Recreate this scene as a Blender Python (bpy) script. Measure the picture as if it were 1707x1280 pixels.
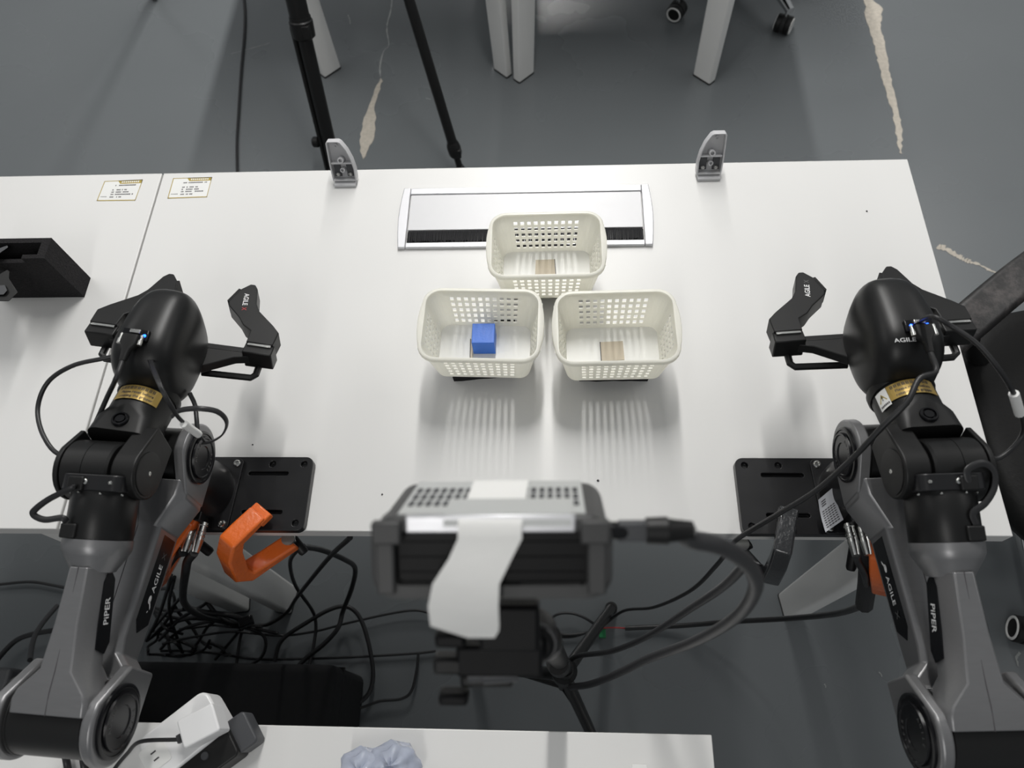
import bpy, bmesh, math, random
from mathutils import Vector, Matrix
random.seed(7)
for o in list(bpy.data.objects): bpy.data.objects.remove(o)
SC = bpy.context.scene
COL = SC.collection
V = Vector

# ------------------------------------------------------------------ camera, world, lights, exposure
FPX = 1239.65                                    # focal length in pixels of the 1707x1280 frame
CAM = V((0.0422359, -0.2461052, 1.6697233))
ROT = (0.459394777, 0.0501645268, 0.0211900047)
cd = bpy.data.cameras.new('camera')
cd.sensor_width = 36.0
cd.lens = FPX / 1707 * 36.0
cd.clip_start = 0.02
cd.dof.use_dof = True
cd.dof.focus_distance = 1.0
cd.dof.aperture_fstop = 6.5
cam = bpy.data.objects.new('camera', cd)
cam.location = CAM
cam.rotation_euler = ROT
COL.objects.link(cam)
SC.camera = cam
RM = cam.rotation_euler.to_matrix()

w = bpy.data.worlds.new('room_light')
SC.world = w
w.use_nodes = True
w.node_tree.nodes['Background'].inputs[0].default_value = (0.93, 0.97, 1.0, 1)
w.node_tree.nodes['Background'].inputs[1].default_value = 0.24


def strip(x, y0, y1, z, wd, watts, col=(1, 0.985, 0.96)):
    l = bpy.data.lights.new('ceiling_tube', 'AREA')
    l.shape = 'RECTANGLE'
    l.size = wd
    l.size_y = y1 - y0
    l.energy = watts
    l.color = col
    o = bpy.data.objects.new('ceiling_tube', l)
    o.location = (x, (y0 + y1) / 2, z)
    COL.objects.link(o)


strip(0.05, 0.95, 3.05, 2.75, 0.08, 58)
strip(-2.3, 0.3, 3.3, 2.75, 0.14, 20)
strip(2.4, 0.3, 3.3, 2.75, 0.14, 20)
strip(0.05, 3.5, 5.6, 2.75, 0.08, 72)
strip(-0.35, -2.9, -0.9, 2.75, 0.14, 16)
SC.view_settings.view_transform = 'Standard'
SC.view_settings.look = 'None'
SC.view_settings.gamma = 1.0
SC.view_settings.use_curve_mapping = False
SC.view_settings.exposure = 0.0


# ------------------------------------------------------------------ helpers
def ray(u, v):
    return (RM @ V(((u - 853.5) / FPX, -(v - 640) / FPX, -1))).normalized()


def at(u, v, z):
    """world point seen at pixel (u, v) that stands at height z"""
    d = ray(u, v)
    return CAM + d * ((z - CAM.z) / d.z)


def dp(u, v, dist):
    d = ray(u, v)
    return CAM + d * (dist / -(RM.transposed() @ d).z)


def mat(name, rgb, rough=0.5, metal=0.0, vary=0.06, scale=30.0, bump=0.0, bscale=200.0, trans=0.0, coat=0.0, emit=0.0,
        rvary=0.06, spec=0.5, stretch=None):
    m = bpy.data.materials.new(name)
    m.use_nodes = True
    nt = m.node_tree
    N, L = nt.nodes, nt.links
    b = N['Principled BSDF']
    tc = N.new('ShaderNodeTexCoord')
    mp = N.new('ShaderNodeMapping')
    if stretch: mp.inputs['Scale'].default_value = stretch
    L.new(tc.outputs['Object'], mp.inputs[0])
    nz = N.new('ShaderNodeTexNoise')
    nz.inputs['Scale'].default_value = scale
    nz.inputs['Detail'].default_value = 4
    L.new(mp.outputs[0], nz.inputs['Vector'])
    mx = N.new('ShaderNodeMix')
    mx.data_type = 'RGBA'
    mx.inputs[6].default_value = tuple(c * (1 - vary) for c in rgb) + (1,)
    mx.inputs[7].default_value = tuple(min(1, c * (1 + vary)) for c in rgb) + (1,)
    L.new(nz.outputs[0], mx.inputs[0])
    L.new(mx.outputs[2], b.inputs['Base Color'])
    mr = N.new('ShaderNodeMapRange')
    mr.inputs[3].default_value = max(0, rough - rvary)
    mr.inputs[4].default_value = min(1, rough + rvary)
    L.new(nz.outputs[0], mr.inputs[0])
    L.new(mr.outputs[0], b.inputs['Roughness'])
    b.inputs['Metallic'].default_value = metal
    b.inputs['Specular IOR Level'].default_value = spec
    b.inputs['Coat Weight'].default_value = coat
    b.inputs['Coat Roughness'].default_value = 0.12
    b.inputs['Transmission Weight'].default_value = trans
    if emit:
        b.inputs['Emission Color'].default_value = tuple(rgb) + (1,)
        b.inputs['Emission Strength'].default_value = emit
    if bump:
        n2 = N.new('ShaderNodeTexNoise')
        n2.inputs['Scale'].default_value = bscale
        n2.inputs['Detail'].default_value = 3
        L.new(mp.outputs[0], n2.inputs['Vector'])
        bp = N.new('ShaderNodeBump')
        bp.inputs['Strength'].default_value = bump
        bp.inputs['Distance'].default_value = 0.002
        L.new(n2.outputs[0], bp.inputs['Height'])
        L.new(bp.outputs[0], b.inputs['Normal'])
    m.diffuse_color = tuple(rgb) + (1,)
    return m


M = {}
M['desk'] = mat('white_laminate', (0.70, 0.695, 0.68), 0.36, vary=0.012, scale=6, rvary=0.03, bump=0.02, bscale=500)
M['desk_edge'] = mat('edge_banding', (0.74, 0.74, 0.725), 0.4, vary=0.02)
M['leg'] = mat('white_powder_coat', (0.78, 0.775, 0.755), 0.42, vary=0.03, scale=14, bump=0.05, bscale=700)
M['floor'] = mat('grey_epoxy', (0.136, 0.147, 0.153), 0.27, vary=0.10, scale=1.6, rvary=0.08, bump=0.015, bscale=60)
M['concrete'] = mat('broken_concrete', (0.47, 0.43, 0.37), 0.9, vary=0.28, scale=90, bump=0.8, bscale=160)
M['scuff'] = mat('pale_scuff', (0.36, 0.37, 0.36), 0.7, vary=0.2, scale=80)
M['black'] = mat('black_anodised', (0.007, 0.007, 0.008), 0.36, vary=0.15, scale=40, rvary=0.05, bump=0.03, bscale=900)
M['satin'] = mat('black_satin_plastic', (0.007, 0.007, 0.007), 0.38, spec=0.36, vary=0.12, scale=25, rvary=0.04, bump=0.04, bscale=1200)
M['matte'] = mat('black_matte_plastic', (0.007, 0.007, 0.007), 0.46, spec=0.34, vary=0.15, scale=40)
M['gloss'] = mat('black_gloss', (0.004, 0.004, 0.005), 0.22, spec=0.4, vary=0.1, scale=20, rvary=0.03)
M['grey'] = mat('grey_anodised', (0.212, 0.212, 0.216), 0.36, metal=0.6, vary=0.05, scale=60, rvary=0.05, stretch=(1, 6, 6))
M['steel'] = mat('bright_steel', (0.62, 0.62, 0.60), 0.25, metal=1.0, vary=0.08, scale=120)
M['chrome'] = mat('chrome', (0.75, 0.75, 0.75), 0.08, metal=1.0, vary=0.03)
M['alu'] = mat('silver_aluminium', (0.66, 0.66, 0.68), 0.36, metal=0.5, vary=0.03, scale=80, stretch=(1, 12, 12))
M['alu_lid'] = mat('silver_lid', (0.58, 0.58, 0.59), 0.45, metal=0.1, vary=0.02, scale=80)
M['bristle'] = mat('black_bristle', (0.020, 0.020, 0.022), 0.85, vary=0.5, scale=60, stretch=(30, 1, 1))
M['cable'] = mat('black_cable', (0.014, 0.014, 0.015), 0.42, vary=0.15, scale=60)
M['cable2'] = mat('dark_grey_cable', (0.040, 0.040, 0.042), 0.45, vary=0.12, scale=60)
M['braid'] = mat('braided_sleeve', (0.016, 0.016, 0.017), 0.6, vary=0.7, scale=700, bump=0.9, bscale=900)
M['orange'] = mat('orange_enamel', (0.80, 0.155, 0.022), 0.28, vary=0.06, scale=50, coat=0.5, bump=0.25, bscale=160)
M['blackenamel'] = mat('black_enamel', (0.022, 0.023, 0.025), 0.22, vary=0.1, scale=50, coat=0.5, bump=0.3, bscale=160)
M['foam'] = mat('black_foam', (0.020, 0.019, 0.020), 0.95, vary=0.8, scale=420, bump=1.0, bscale=450, spec=0.2)
M['blue'] = mat('blue_cube_paint', (0.030, 0.150, 0.62), 0.42, vary=0.07, scale=70, bump=0.1, bscale=300)
M['tan'] = mat('tan_board', (0.60, 0.52, 0.40), 0.5, vary=0.08, scale=60)
M['bracketp'] = mat('grey_bracket_plastic', (0.50, 0.50, 0.51), 0.40, vary=0.03, scale=40)
M['gold'] = mat('gold_foil', (0.44, 0.30, 0.08), 0.3, metal=0.35, vary=0.06, scale=60)
M['olive'] = mat('gold_print', (0.40, 0.30, 0.05), 0.45, vary=0.08, scale=60)
M['paper'] = mat('white_paper', (0.78, 0.78, 0.76), 0.55, vary=0.02, scale=60)
M['silverlabel'] = mat('silver_label', (0.52, 0.53, 0.56), 0.4, vary=0.04, scale=60)
M['ink'] = mat('dark_ink', (0.06, 0.055, 0.06), 0.6)
M['white_ink'] = mat('white_ink', (0.75, 0.75, 0.75), 0.5, vary=0.02)
M['grey_ink'] = mat('grey_ink', (0.08, 0.08, 0.08), 0.5, vary=0.02)
M['red_ink'] = mat('red_ink', (0.35, 0.03, 0.03), 0.5, vary=0.02)
M['led'] = mat('blue_led', (0.01, 0.09, 1.0), 0.3, emit=9.0)
M['tape'] = mat('white_paper_tape', (0.84, 0.835, 0.81), 0.6, vary=0.03, scale=30, bump=0.1, bscale=120)
M['cam_grey'] = mat('grey_device_shell', (0.050, 0.050, 0.050), 0.5, metal=0.1, vary=0.05)
M['cam_light'] = mat('pale_device_shell', (0.52, 0.53, 0.52), 0.42, metal=0.1, vary=0.04)
M['white_plastic'] = mat('white_plastic', (0.80, 0.80, 0.80), 0.3, vary=0.015)
M['leather'] = mat('black_leather', (0.003, 0.003, 0.003), 0.62, spec=0.3, vary=0.25, scale=18, bump=0.3, bscale=120)
M['leather_worn'] = mat('worn_armrest_leather', (0.020, 0.019, 0.019), 0.42, vary=0.25, scale=18, bump=0.3, bscale=120)
M['case'] = mat('black_case_fabric', (0.003, 0.003, 0.004), 0.8, vary=0.3, scale=80)
M['slate'] = mat('slate_plastic', (0.055, 0.057, 0.062), 0.5, vary=0.05)
M['mount'] = mat('black_mount_plastic', (0.004, 0.004, 0.0045), 0.5, spec=0.22, vary=0.1)
M['rubber'] = mat('black_rubber', (0.012, 0.012, 0.012), 0.75)
M['caster_ring'] = mat('pale_caster_ring', (0.72, 0.72, 0.70), 0.4)
M['green'] = mat('green_terminal', (0.02, 0.20, 0.07), 0.4)
M['redwire'] = mat('red_wire', (0.35, 0.02, 0.02), 0.4)


def translucent(name, rgb, amount, rough):
    m = bpy.data.materials.new(name)
    m.use_nodes = True
    N, L = m.node_tree.nodes, m.node_tree.links
    out = N['Material Output']
    b = N['Principled BSDF']
    nz = N.new('ShaderNodeTexNoise')
    nz.inputs['Scale'].default_value = 25
    mx = N.new('ShaderNodeMix')
    mx.data_type = 'RGBA'
    mx.inputs[6].default_value = tuple(c * 0.97 for c in rgb) + (1,)
    mx.inputs[7].default_value = tuple(rgb) + (1,)
    L.new(nz.outputs[0], mx.inputs[0])
    L.new(mx.outputs[2], b.inputs['Base Color'])
    b.inputs['Roughness'].default_value = rough
    t = N.new('ShaderNodeBsdfTranslucent')
    L.new(mx.outputs[2], t.inputs[0])
    s = N.new('ShaderNodeMixShader')
    s.inputs[0].default_value = amount
    L.new(b.outputs[0], s.inputs[1])
    L.new(t.outputs[0], s.inputs[2])
    L.new(s.outputs[0], out.inputs[0])
    m.diffuse_color = tuple(rgb) + (1,)
    return m


M['basket'] = translucent('cream_polypropylene', (0.99, 0.98, 0.92), 0.42, 0.35)
M['basket_floor'] = translucent('cream_polypropylene_thick', (0.97, 0.965, 0.93), 0.08, 0.35)
M['bagfilm'] = mat('clear_blue_film', (0.75, 0.80, 0.93), 0.12, vary=0.05, scale=40, trans=0.55, bump=0.5, bscale=40)

# worn patch on the leather
nt = M['leather_worn'].node_tree
_b = nt.nodes['Principled BSDF']
_src = _b.inputs['Base Color'].links[0].from_socket
_n = nt.nodes.new('ShaderNodeTexNoise'); _n.inputs['Scale'].default_value = 9; _n.inputs['Detail'].default_value = 8
_n.inputs['Roughness'].default_value = 0.75
_tc = nt.nodes.new('ShaderNodeTexCoord'); nt.links.new(_tc.outputs['Object'], _n.inputs['Vector'])
_r = nt.nodes.new('ShaderNodeMapRange'); _r.inputs[1].default_value = 0.5; _r.inputs[2].default_value = 0.68
nt.links.new(_n.outputs[0], _r.inputs[0])
_m = nt.nodes.new('ShaderNodeMix'); _m.data_type = 'RGBA'; _m.inputs[7].default_value = (0.10, 0.088, 0.085, 1)
nt.links.new(_r.outputs[0], _m.inputs[0]); nt.links.new(_src, _m.inputs[6]); nt.links.new(_m.outputs[2], _b.inputs['Base Color'])


def frame(d, up=V((0, 0, 1))):
    d = V(d).normalized()
    a = up.cross(d)
    if a.length < 1e-4: a = V((1, 0, 0)).cross(d)
    a.normalize()
    return a, d.cross(a)


def smooth_path(pts, n=8):
    pts = [V(p) for p in pts]
    if len(pts) < 3: return pts
    P = [pts[0] * 2 - pts[1]] + pts + [pts[-1] * 2 - pts[-2]]
    out = []
    for i in range(1, len(P) - 2):
        p0, p1, p2, p3 = P[i - 1:i + 3]
        for k in range(n):
            t = k / n
            out.append(0.5 * ((2 * p1) + (p2 - p0) * t + (2 * p0 - 5 * p1 + 4 * p2 - p3) * t * t + (3 * p1 - p0 - 3 * p2 + p3) * t ** 3))
    out.append(pts[-1])
    return out


class MB:
    def __init__(s):
        s.v, s.f = [], []

    def add(s, vs, fs):
        b = len(s.v)
        s.v += [V(p) for p in vs]
        s.f += [[b + i for i in f] for f in fs]
        return s

    def box(s, lo, hi):
        x0, y0, z0 = lo; x1, y1, z1 = hi
        return s.add([(x0, y0, z0), (x1, y0, z0), (x1, y1, z0), (x0, y1, z0), (x0, y0, z1), (x1, y0, z1), (x1, y1, z1), (x0, y1, z1)],
                     [(3, 2, 1, 0), (4, 5, 6, 7), (0, 1, 5, 4), (1, 2, 6, 5), (2, 3, 7, 6), (3, 0, 4, 7)])

    def obox(s, c, ax, ay, az, hx, hy, hz):
        c, ax, ay, az = V(c), V(ax) * hx, V(ay) * hy, V(az) * hz
        return s.add([c + ax * i + ay * j + az * k for k in (-1, 1) for i, j in ((-1, -1), (1, -1), (1, 1), (-1, 1))],
                     [(3, 2, 1, 0), (4, 5, 6, 7), (0, 1, 5, 4), (1, 2, 6, 5), (2, 3, 7, 6), (3, 0, 4, 7)])

    def loft(s, secs, cap=True):
        n = len(secs[0]); b = len(s.v)
        for q in secs: s.v += [V(p) for p in q]
        for i in range(len(secs) - 1):
            for j in range(n):
                k = (j + 1) % n
                s.f.append([b + i * n + j, b + i * n + k, b + (i + 1) * n + k, b + (i + 1) * n + j])
        if cap:
            s.f.append([b + j for j in range(n)][::-1])
            s.f.append([b + (len(secs) - 1) * n + j for j in range(n)])
        return s

    def cyl(s, p0, p1, r0, r1=None, n=32):
        return s.lathe(p0, V(p1) - V(p0), [(0, r0), (1, r0 if r1 is None else r1)], n)

    def lathe(s, o, axis, prof, n=32):
        """prof: (fraction of axis, radius)"""
        o, axis = V(o), V(axis)
        a, b = frame(axis)
        return s.loft([[o + axis * t + a * r * math.cos(2 * math.pi * k / n) + b * r * math.sin(2 * math.pi * k / n) for k in range(n)]
                       for t, r in prof])

    def ring(s, c, axis, r, rt, n=32, m=10):
        a, b = frame(axis); d = V(axis).normalized(); c = V(c)
        base = len(s.v)
        for i in range(n):
            t = 2 * math.pi * i / n
            e = a * math.cos(t) + b * math.sin(t)
            for j in range(m):
                q = 2 * math.pi * j / m
                s.v.append(c + e * (r + rt * math.cos(q)) + d * rt * math.sin(q))
        for i in range(n):
            for j in range(m):
                s.f.append([base + i * m + j, base + ((i + 1) % n) * m + j, base + ((i + 1) % n) * m + (j + 1) % m, base + i * m + (j + 1) % m])
        return s

    def tube(s, pts, r, m=10, n=8, sm=True, flat=1.0):
        P = smooth_path(pts, n) if sm else [V(p) for p in pts]
        rr = r if callable(r) else (lambda t: r)
        secs, a = [], None
        for i, p in enumerate(P):
            d = (P[min(i + 1, len(P) - 1)] - P[max(i - 1, 0)]).normalized()
            if a is None: a, _ = frame(d)
            a = (a - d * a.dot(d)).normalized()
            b = d.cross(a); q = rr(i / (len(P) - 1))
            secs.append([p + a * q * math.cos(2 * math.pi * k / m) + b * q * flat * math.sin(2 * math.pi * k / m) for k in range(m)])
        return s.loft(secs)

    def prism(s, pts2, o, ax, ay, az, h0, h1):
        """outline in (ax, ay), extruded along az"""
        o, ax, ay, az = V(o), V(ax), V(ay), V(az)
        return s.loft([[o + ax * x + ay * y + az * h for x, y in pts2] for h in (h0, h1)])

    def build(s, name, m, parent=None, bevel=0.0, seg=2, ang=35, smooth=True, closed=True, label=None):
        root = parent
        while root is not None and root.parent is not None: root = root.parent
        off = V(root.location) if root is not None else V((0, 0, 0))
        me = bpy.data.meshes.new(name)
        me.from_pydata([tuple(p - off) for p in s.v], [], s.f)
        if closed:
            bm = bmesh.new(); bm.from_mesh(me)
            bmesh.ops.recalc_face_normals(bm, faces=bm.faces)
            bm.to_mesh(me); bm.free()
        if smooth:
            me.shade_smooth(); me.set_sharp_from_angle(angle=math.radians(ang))
        me.materials.append(M[m])
        o = bpy.data.objects.new(name, me)
        COL.objects.link(o)
        if parent is not None: o.parent = parent
        if bevel:
            bv = o.modifiers.new('bevel', 'BEVEL')
            bv.width = bevel; bv.segments = seg; bv.limit_method = 'ANGLE'; bv.angle_limit = math.radians(ang)
            bv.harden_normals = False
        if label: o['label'] = label
        return o


def rrect(hx, hy, r, n=6, cx=0, cy=0):
    out = []
    for sx, sy, a0 in ((1, 1, 0), (-1, 1, 90), (-1, -1, 180), (1, -1, 270)):
        for k in range(n + 1):
            a = math.radians(a0 + 90 * k / n)
            out.append((cx + sx * (hx - r) + r * math.cos(a), cy + sy * (hy - r) + r * math.sin(a)))
    return out


def circ(r, n=24, cx=0, cy=0):
    return [(cx + r * math.cos(2 * math.pi * k / n), cy + r * math.sin(2 * math.pi * k / n)) for k in range(n)]


X, Y, Z = V((1, 0, 0)), V((0, 1, 0)), V((0, 0, 1))


def thing(name, label, cat, loc, group=None):
    o = bpy.data.objects.new(name, None)
    COL.objects.link(o)
    o.empty_display_size = 0.02
    o.location = loc
    o['label'] = label; o['category'] = cat
    if group: o['group'] = group
    return o


def tag(o, label, cat, group=None):
    o['label'] = label; o['category'] = cat
    if group: o['group'] = group
    return o


def cut(obj, cutters):
    """carve the cutter shapes out of a mesh object"""
    me = bpy.data.meshes.new('cutter'); me.from_pydata([tuple(p) for p in cutters.v], [], cutters.f)
    bm = bmesh.new(); bm.from_mesh(me); bmesh.ops.recalc_face_normals(bm, faces=bm.faces); bm.to_mesh(me); bm.free()
    c = bpy.data.objects.new('cutter', me); COL.objects.link(c)
    r = obj
    while r.parent is not None: r = r.parent
    c.location = -V(r.location) if r is not obj else V((0, 0, 0))
    par = obj.parent; obj.parent = None
    md = obj.modifiers.new('cut', 'BOOLEAN'); md.object = c; md.operation = 'DIFFERENCE'; md.solver = 'EXACT'
    bpy.context.view_layer.update()
    nm = bpy.data.meshes.new_from_object(obj.evaluated_get(bpy.context.evaluated_depsgraph_get()))
    obj.modifiers.clear()
    obj.data = nm
    nm.set_sharp_from_angle(angle=math.radians(30))
    obj.parent = par
    bpy.data.objects.remove(c)
    return obj


_tcache = {}


def text2d(s, bold=False):
    if s in _tcache: return _tcache[s]
    c = bpy.data.curves.new('t', 'FONT'); c.body = s; c.size = 1.0; c.resolution_u = 3; c.align_x = 'CENTER'; c.align_y = 'CENTER'
    c.offset = 0.012
    o = bpy.data.objects.new('t', c); COL.objects.link(o)
    bpy.context.view_layer.update()
    me = bpy.data.meshes.new_from_object(o.evaluated_get(bpy.context.evaluated_depsgraph_get()))
    r = ([tuple(v.co[:2]) for v in me.vertices], [list(p.vertices) for p in me.polygons])
    bpy.data.objects.remove(o); bpy.data.meshes.remove(me)
    _tcache[s] = r
    return r


def put_text(mb, s, size, fn, sx=1.0):
    vs, fs = text2d(s)
    return mb.add([fn(x * size * sx, y * size) for x, y in vs], fs)


def flat_fn(o, ax, ay):
    o, ax, ay = V(o), V(ax).normalized(), V(ay).normalized()
    return lambda x, y: o + ax * x + ay * y


def screw(parent, c, axis, r=0.004, m='steel', h=0.002):
    """button head with a hex socket"""
    axis = V(axis).normalized(); c = V(c)
    mb = MB().lathe(c, axis * h, [(0, r), (0.55, r), (1, r * 0.72), (1.0, r * 0.5), (0.45, r * 0.45)], 14)
    return mb.build('screw', m, parent, ang=40)


def cable(name, pts, r, m, label, cat='cable', group=None, flat=1.0, n=8, parent=None):
    P = [at(*p) if len(p) == 3 and not isinstance(p, Vector) else V(p) for p in pts]
    o = MB().tube(P, r, 9, n, flat=flat).build(name, m, parent, ang=60)
    if parent is None: tag(o, label, cat, group)
    return o

# ------------------------------------------------------------------ the setting
fl = MB().box((-6, -4, -0.05), (6, 8, 0)).build('floor', 'floor', smooth=False)
fl['kind'] = 'structure'
fl['label'] = 'worn grey epoxy floor'


def patch(name, px, m, h=0.0012, jag=0.0):
    P = [at(u, v, 0) for u, v in px]
    Q = []
    for i, p in enumerate(P):
        q = P[(i + 1) % len(P)]
        k = max(1, int((q - p).length / 0.012))
        for j in range(k):
            e = p.lerp(q, j / k)
            Q.append((e.x + random.uniform(-jag, jag), e.y + random.uniform(-jag, jag)))
    return MB().prism(Q, (0, 0, 0), X, Y, Z, -0.002, h).build(name, m, fl, smooth=False)


def crack(px, w0, m='scuff'):
    P = smooth_path([at(u, v, 0) for u, v in px], 6)
    mb = MB()
    L, R = [], []
    for i, p in enumerate(P):
        d = (P[min(i + 1, len(P) - 1)] - P[max(i - 1, 0)]).normalized()
        a = V((-d.y, d.x, 0)); ww = w0 * random.uniform(0.35, 1.1)
        L.append(p + a * ww + V((random.uniform(-1, 1), random.uniform(-1, 1), 0)) * w0 * 0.5); R.append(p - a * ww)
    top = [(p.x, p.y, 0.0008) for p in L + R[::-1]]
    bot = [(p.x, p.y, -0.002) for p in L + R[::-1]]
    n = len(L)
    fs = [[i, i + 1, 2 * n - 2 - i, 2 * n - 1 - i] for i in range(n - 1)]
    mb.add(top, fs)
    return mb.build('floor_crack', m, fl, smooth=False, closed=False)


patch('spalled_patch', [(635, 129), (625, 152), (621, 164), (612, 181), (609, 190), (603, 217), (600, 234), (601, 252), (604.6, 265), (615, 249),
                        (623.6, 228), (626.5, 199), (625, 179), (631, 158), (637, 135)], 'concrete', jag=0.003)
patch('spalled_patch', [(1430, -22), (1437.8, 0), (1443, 11), (1439.6, 21.6), (1445, 34), (1450, 47), (1459, 82.6), (1466.5, 115), (1475.5, 151),
                        (1484.5, 176), (1490, 201), (1495, 233.6), (1499.6, 256), (1502.5, 256), (1504, 223), (1498, 183), (1491.7, 158),
                        (1482.7, 118.6), (1475.5, 79), (1468, 43), (1471, 12.6), (1459, 3.6), (1454, 0), (1446, -22)], 'concrete', jag=0.003)
crack([(634, 128), (634, 108), (640, 85), (648, 75), (645, 45), (652, 15), (655, -20)], 0.0022)
crack([(1560, 411), (1574, 414), (1590, 423), (1604, 431), (1616, 437)], 0.009, 'concrete')
crack([(1616, 437), (1632, 441), (1646, 449), (1664, 456)], 0.0045, 'concrete')
crack([(1700, 1088), (1694, 1095), (1697, 1110)], 0.003)
for a in ([(580, 25), (584, 40)], [(710, 164), (718, 166)], [(385, 90), (420, 80), (450, 72)], [(1374, 1140), (1376, 1146)], [(1465, 1120), (1470, 1128)]):
    crack([a[0], ((a[0][0] + a[-1][0]) / 2 + 1, (a[0][1] + a[-1][1]) / 2), a[-1]], 0.0012)

# ------------------------------------------------------------------ desks
TOP = 0.75


def desk(name, x0, x1, y0, y1, label, legs, beams=True):
    """legs: (foot x, foot y, top x, top y, angle, half long side, half short side)"""
    t = thing(name, label, 'desk', ((x0 + x1) / 2, (y0 + y1) / 2, 0))
    MB().box((x0, y0, TOP - 0.025), (x1, y1, TOP)).build('tabletop', 'desk', t, bevel=0.0012)
    for fx, fy, tx, ty, ang, hl, hs in legs:
        a = V((math.cos(ang), math.sin(ang), 0)); b = V((-a.y, a.x, 0))
        def sec(c, k):
            return [c + a * p * k + b * q * k for p, q in rrect(hl, hs, min(hl, hs) * 0.3, 3)]
        lo, hi = V((fx, fy, 0.006)), V((tx, ty, TOP - 0.0255))
        lg = MB().loft([sec(lo, 0.9), sec(hi, 1.12)]).build('leg', 'leg', t)
        MB().loft([sec(V((fx, fy, 0)), 0.93), sec(V((fx, fy, 0.0058)), 0.93)]).build('foot_pad', 'rubber', lg)
    if beams:
        for yy in (y0 + 0.06, y1 - 0.06):
            MB().box((x0 + 0.05, yy - 0.015, TOP - 0.065), (x1 - 0.05, yy + 0.015, TOP - 0.0255)).build('crossbeam', 'leg', t, bevel=0.002)
        for xx in (x0 + 0.055, x1 - 0.055):
            MB().box((xx - 0.02, y0 + 0.076, TOP - 0.065), (xx + 0.02, y1 - 0.076, TOP - 0.0255)).build('end_beam', 'leg', t, bevel=0.002)
    return t


q45 = math.radians(45)


def std_legs(x0, x1, y0, y1):
    return [(x0 + 0.05, y0 + 0.045, x0 + 0.055, y0 + 0.05, math.radians(82), 0.032, 0.022), (x1 - 0.05, y0 + 0.045, x1 - 0.055, y0 + 0.05, math.radians(98), 0.032, 0.022),
            (x0 + 0.05, y1 - 0.045, x0 + 0.055, y1 - 0.05, math.radians(98), 0.032, 0.022), (x1 - 0.05, y1 - 0.045, x1 - 0.055, y1 - 0.05, math.radians(82), 0.032, 0.022)]


desk('work_desk', -0.6, 0.6, 0, 0.6, 'white desk in the middle carrying both robot arms and the three baskets', std_legs(-0.6, 0.6, 0, 0.6))
desk('work_desk', -1.803, -0.603, 0.0, 0.6, 'white desk on the left, butted against the robot desk, holding a black foam block', std_legs(-1.803, -0.603, 0, 0.6))
desk('work_desk', -0.983, 0.217, -0.826, -0.2255, 'white desk along the bottom edge holding the white power strip', std_legs(-0.983, 0.217, -0.826, -0.2255))
# desks behind, only their legs reach the frame
A = [(-0.668, 1.705, -0.69, 1.73, q45, 0.036, 0.016), (-0.111, 1.68, -0.132, 1.70, -q45, 0.033, 0.013),
     (-0.668, 2.75, -0.69, 2.73, -q45, 0.036, 0.016), (-0.118, 2.75, -0.132, 2.73, q45, 0.033, 0.013)]
desk('work_desk', -0.75, -0.085, 1.66, 2.85, 'rear white desk on the left, beside the tripod, only its legs in view', A, False)
B = [(-0.045, 1.66, -0.022, 1.69, q45, 0.036, 0.016), (0.513, 1.632, 0.520, 1.665, -q45, 0.036, 0.016),
     (-0.045, 2.73, -0.022, 2.71, -q45, 0.036, 0.016), (0.513, 2.73, 0.520, 2.71, q45, 0.036, 0.016)]
desk('work_desk', -0.078, 0.60, 1.61, 2.83, 'rear white desk on the right, beside the chair casters, only its legs in view', B, False)

# ------------------------------------------------------------------ cable flap let into the desk
g = thing('cable_flap_box', 'long silver aluminium cable flap with black brush strip set into the desk', 'cable flap', (0, 0.497, TOP))
z0, z1 = TOP + 0.0002, TOP + 0.0055
MB().box((-0.1815, 0.438, z0), (0.1815, 0.4475, z1)).build('front_rail', 'alu', g, bevel=0.0012)
MB().box((-0.1815, 0.5415, z0), (0.1815, 0.554, z1)).build('back_rail', 'alu', g, bevel=0.0012)
for s in (-1, 1):
    out = [(s * 0.1818, 0.438), (s * 0.1930, 0.4375)] + [(s * (0.1930 + 0.0042 * math.sin(math.pi * k / 8)), 0.4375 + 0.117 * k / 8) for k in range(1, 8)] + [(s * 0.1930, 0.5545), (s * 0.1818, 0.554)]
    MB().prism(out, (0, 0, 0), X, Y, Z, z0, z1 + 0.0006).build('end_cap', 'alu', g, bevel=0.0014)
MB().box((-0.1805, 0.4715, z0 + 0.0008), (0.1805, 0.5405, z1 - 0.001)).build('flap_lid', 'alu_lid', g, bevel=0.0007)
MB().box((-0.181, 0.4485, z0), (0.181, 0.471, z0 + 0.0004)).build('slot', 'gloss', g, smooth=False)
mb = MB()
for i in range(150):
    x = -0.179 + 0.358 * (i + 0.5) / 150
    mb.tube([(x, 0.4704, z1 - 0.0015), (x + random.uniform(-.0008, .0008), 0.4495 + random.uniform(0, .003), z1 - 0.0022)], 0.0010, 4, 1, sm=False)
b = mb.build('brush', 'bristle', g, smooth=False); b['kind'] = 'stuff'

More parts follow.
